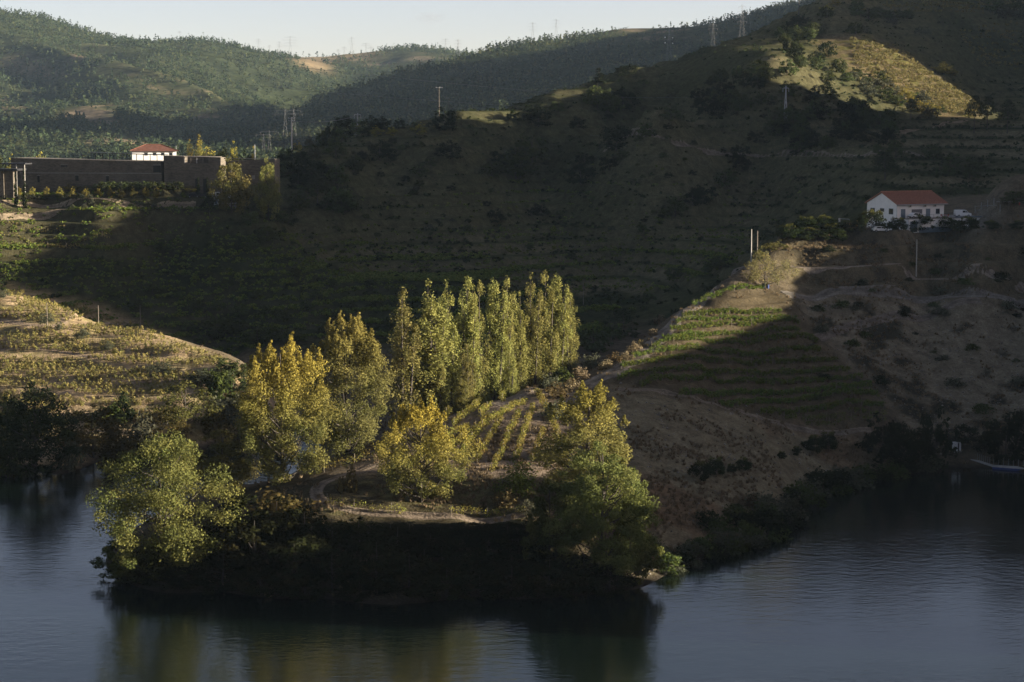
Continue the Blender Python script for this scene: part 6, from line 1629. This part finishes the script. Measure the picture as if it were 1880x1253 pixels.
# power lines
def wire(p, q, sag, label, r=0.05, group='power lines across the valley'):
    p = np.array(p, float); q = np.array(q, float); n = 14
    t = np.linspace(0, 1, n)
    c = p[None] * (1 - t[:, None]) + q[None] * t[:, None]; c[:, 2] -= sag * 4 * t * (1 - t)
    m = MB()
    for a, b in zip(c[:-1], c[1:]): m.bar(tuple(a - p), tuple(b - p), r, sides=4)
    o = m.build('power_line', M_WIRE); o.location = p
    return tag(o, label, 'power line', group)
wire(cp0 - np.array([0, 0, 1.5]), np.array(P(660, 212, 868)), 1.5, 'pale bundled cable from the concrete pole to the lattice pole', 0.12, None)
wire(P(-60, 36, 1500), P(1330, 196, 1000), 6, 'dark cable crossing from the upper left to the shaded hill, upper', 0.10)
wire(P(-60, 84, 1450), P(960, 196, 950), 5, 'dark cable crossing from the left hill to the shaded hill, lower', 0.09)
wire(P(960, 168, 960), P(1442, 168, 905), 3, 'thin cable from the ridge to the lattice mast', 0.05)
wire(P(1442, 166, 905), P(1940, 238, 880), 3, 'thin cable from the lattice mast to the right edge, upper', 0.05)
wire(P(980, 236, 900), P(1940, 322, 850), 2, 'thin cable crossing the shaded hill, lower', 0.05)

# far buildings on the left summit
p = P(178, 75, 2690 * FARS)
fb = empty('farmhouse', p, 0.2, 'tiny white farmhouse on the left summit among the trees', 'house')
MB().box(-9, 3, -3, 3, -3, 3).build('wall', M_WHITE, fb); MB().box(4, 9, -3, 3, -3, 5).build('tower', M_WHITE, fb)
MB().prism([(-3.4, 3), (3.4, 3), (0, 4.6)], -9.3, 3.3, 'x').build('roof', M_TILED, fb)

# small grey cloud low in the sky, far beyond the haze
cm, n_, l_ = new_mat('cloud_vapour')
o_ = n_.new('ShaderNodeOutputMaterial'); pv_ = n_.new('ShaderNodeVolumePrincipled')
tc_ = n_.new('ShaderNodeTexCoord'); gr_ = n_.new('ShaderNodeTexGradient'); gr_.gradient_type = 'SPHERICAL'
l_.new(tc_.outputs['Object'], gr_.inputs[0])
nz_ = n_.new('ShaderNodeTexNoise'); nz_.inputs['Scale'].default_value = 2.2; nz_.inputs['Detail'].default_value = 4; l_.new(tc_.outputs['Object'], nz_.inputs['Vector'])
mm_ = n_.new('ShaderNodeMath'); mm_.operation = 'MULTIPLY'; l_.new(gr_.outputs['Fac'], mm_.inputs[0]); l_.new(nz_.outputs[0], mm_.inputs[1])
m2_ = n_.new('ShaderNodeMath'); m2_.operation = 'MULTIPLY'; m2_.inputs[1].default_value = 0.005; l_.new(mm_.outputs[0], m2_.inputs[0])
l_.new(m2_.outputs[0], pv_.inputs['Density']); pv_.inputs['Color'].default_value = (0.30, 0.32, 0.35, 1)
l_.new(pv_.outputs[0], o_.inputs['Volume'])
m = MB()
for k in range(8):
    z0, z1 = -1 + k / 4, -1 + (k + 1) / 4
    m.bar((0, 0, z0), (0, 0, z1), math.sqrt(max(0, 1 - z0 * z0)) + 1e-3, math.sqrt(max(0, 1 - z1 * z1)) + 1e-3, 12)
cl = m.build('cloud', cm); cl.location = P(790, 33, 9000); cl.scale = (95, 95, 30); cl['kind'] = 'stuff'

# ------------------------------------------------------------------ labels: like things in a row are told apart by their place
ORD = ['first', 'second', 'third', 'fourth', 'fifth', 'sixth', 'seventh', 'eighth', 'ninth', 'tenth', 'eleventh', 'twelfth', 'thirteenth', 'fourteenth', 'fifteenth', 'sixteenth', 'seventeenth', 'eighteenth', 'nineteenth', 'twentieth']
ORD += ['twenty first', 'twenty second', 'twenty third', 'twenty fourth']
bylab = {}
for o in COL.objects:
    if o.parent is None and 'label' in o: bylab.setdefault(o['label'], []).append(o)
for lab, obs in bylab.items():
    q = {o.name: pix(*[np.float64(v) for v in o.location]) for o in obs}
    if not 2 <= len(obs) <= 60: continue
    rows_ = [obs] if len(obs) <= 16 else [list(r) for r in np.array_split(np.array(sorted(obs, key=lambda o: q[o.name][1]), dtype=object), 2 if len(obs) <= 32 else 3)]
    names = {1: [''], 2: [' upper row'], 3: [' upper row', ' middle row']}[len(rows_)]
    names = names + ([' lower row'] if len(rows_) > 1 else [])
    for r, nm in zip(rows_, names):
        r.sort(key=lambda o: q[o.name][0])
        for i, o in enumerate(r):
            o['label'] = lab + (',%s %s from left' % (nm, ORD[i]) if len(obs) > 2 else (', left one' if i == 0 else ', right one'))
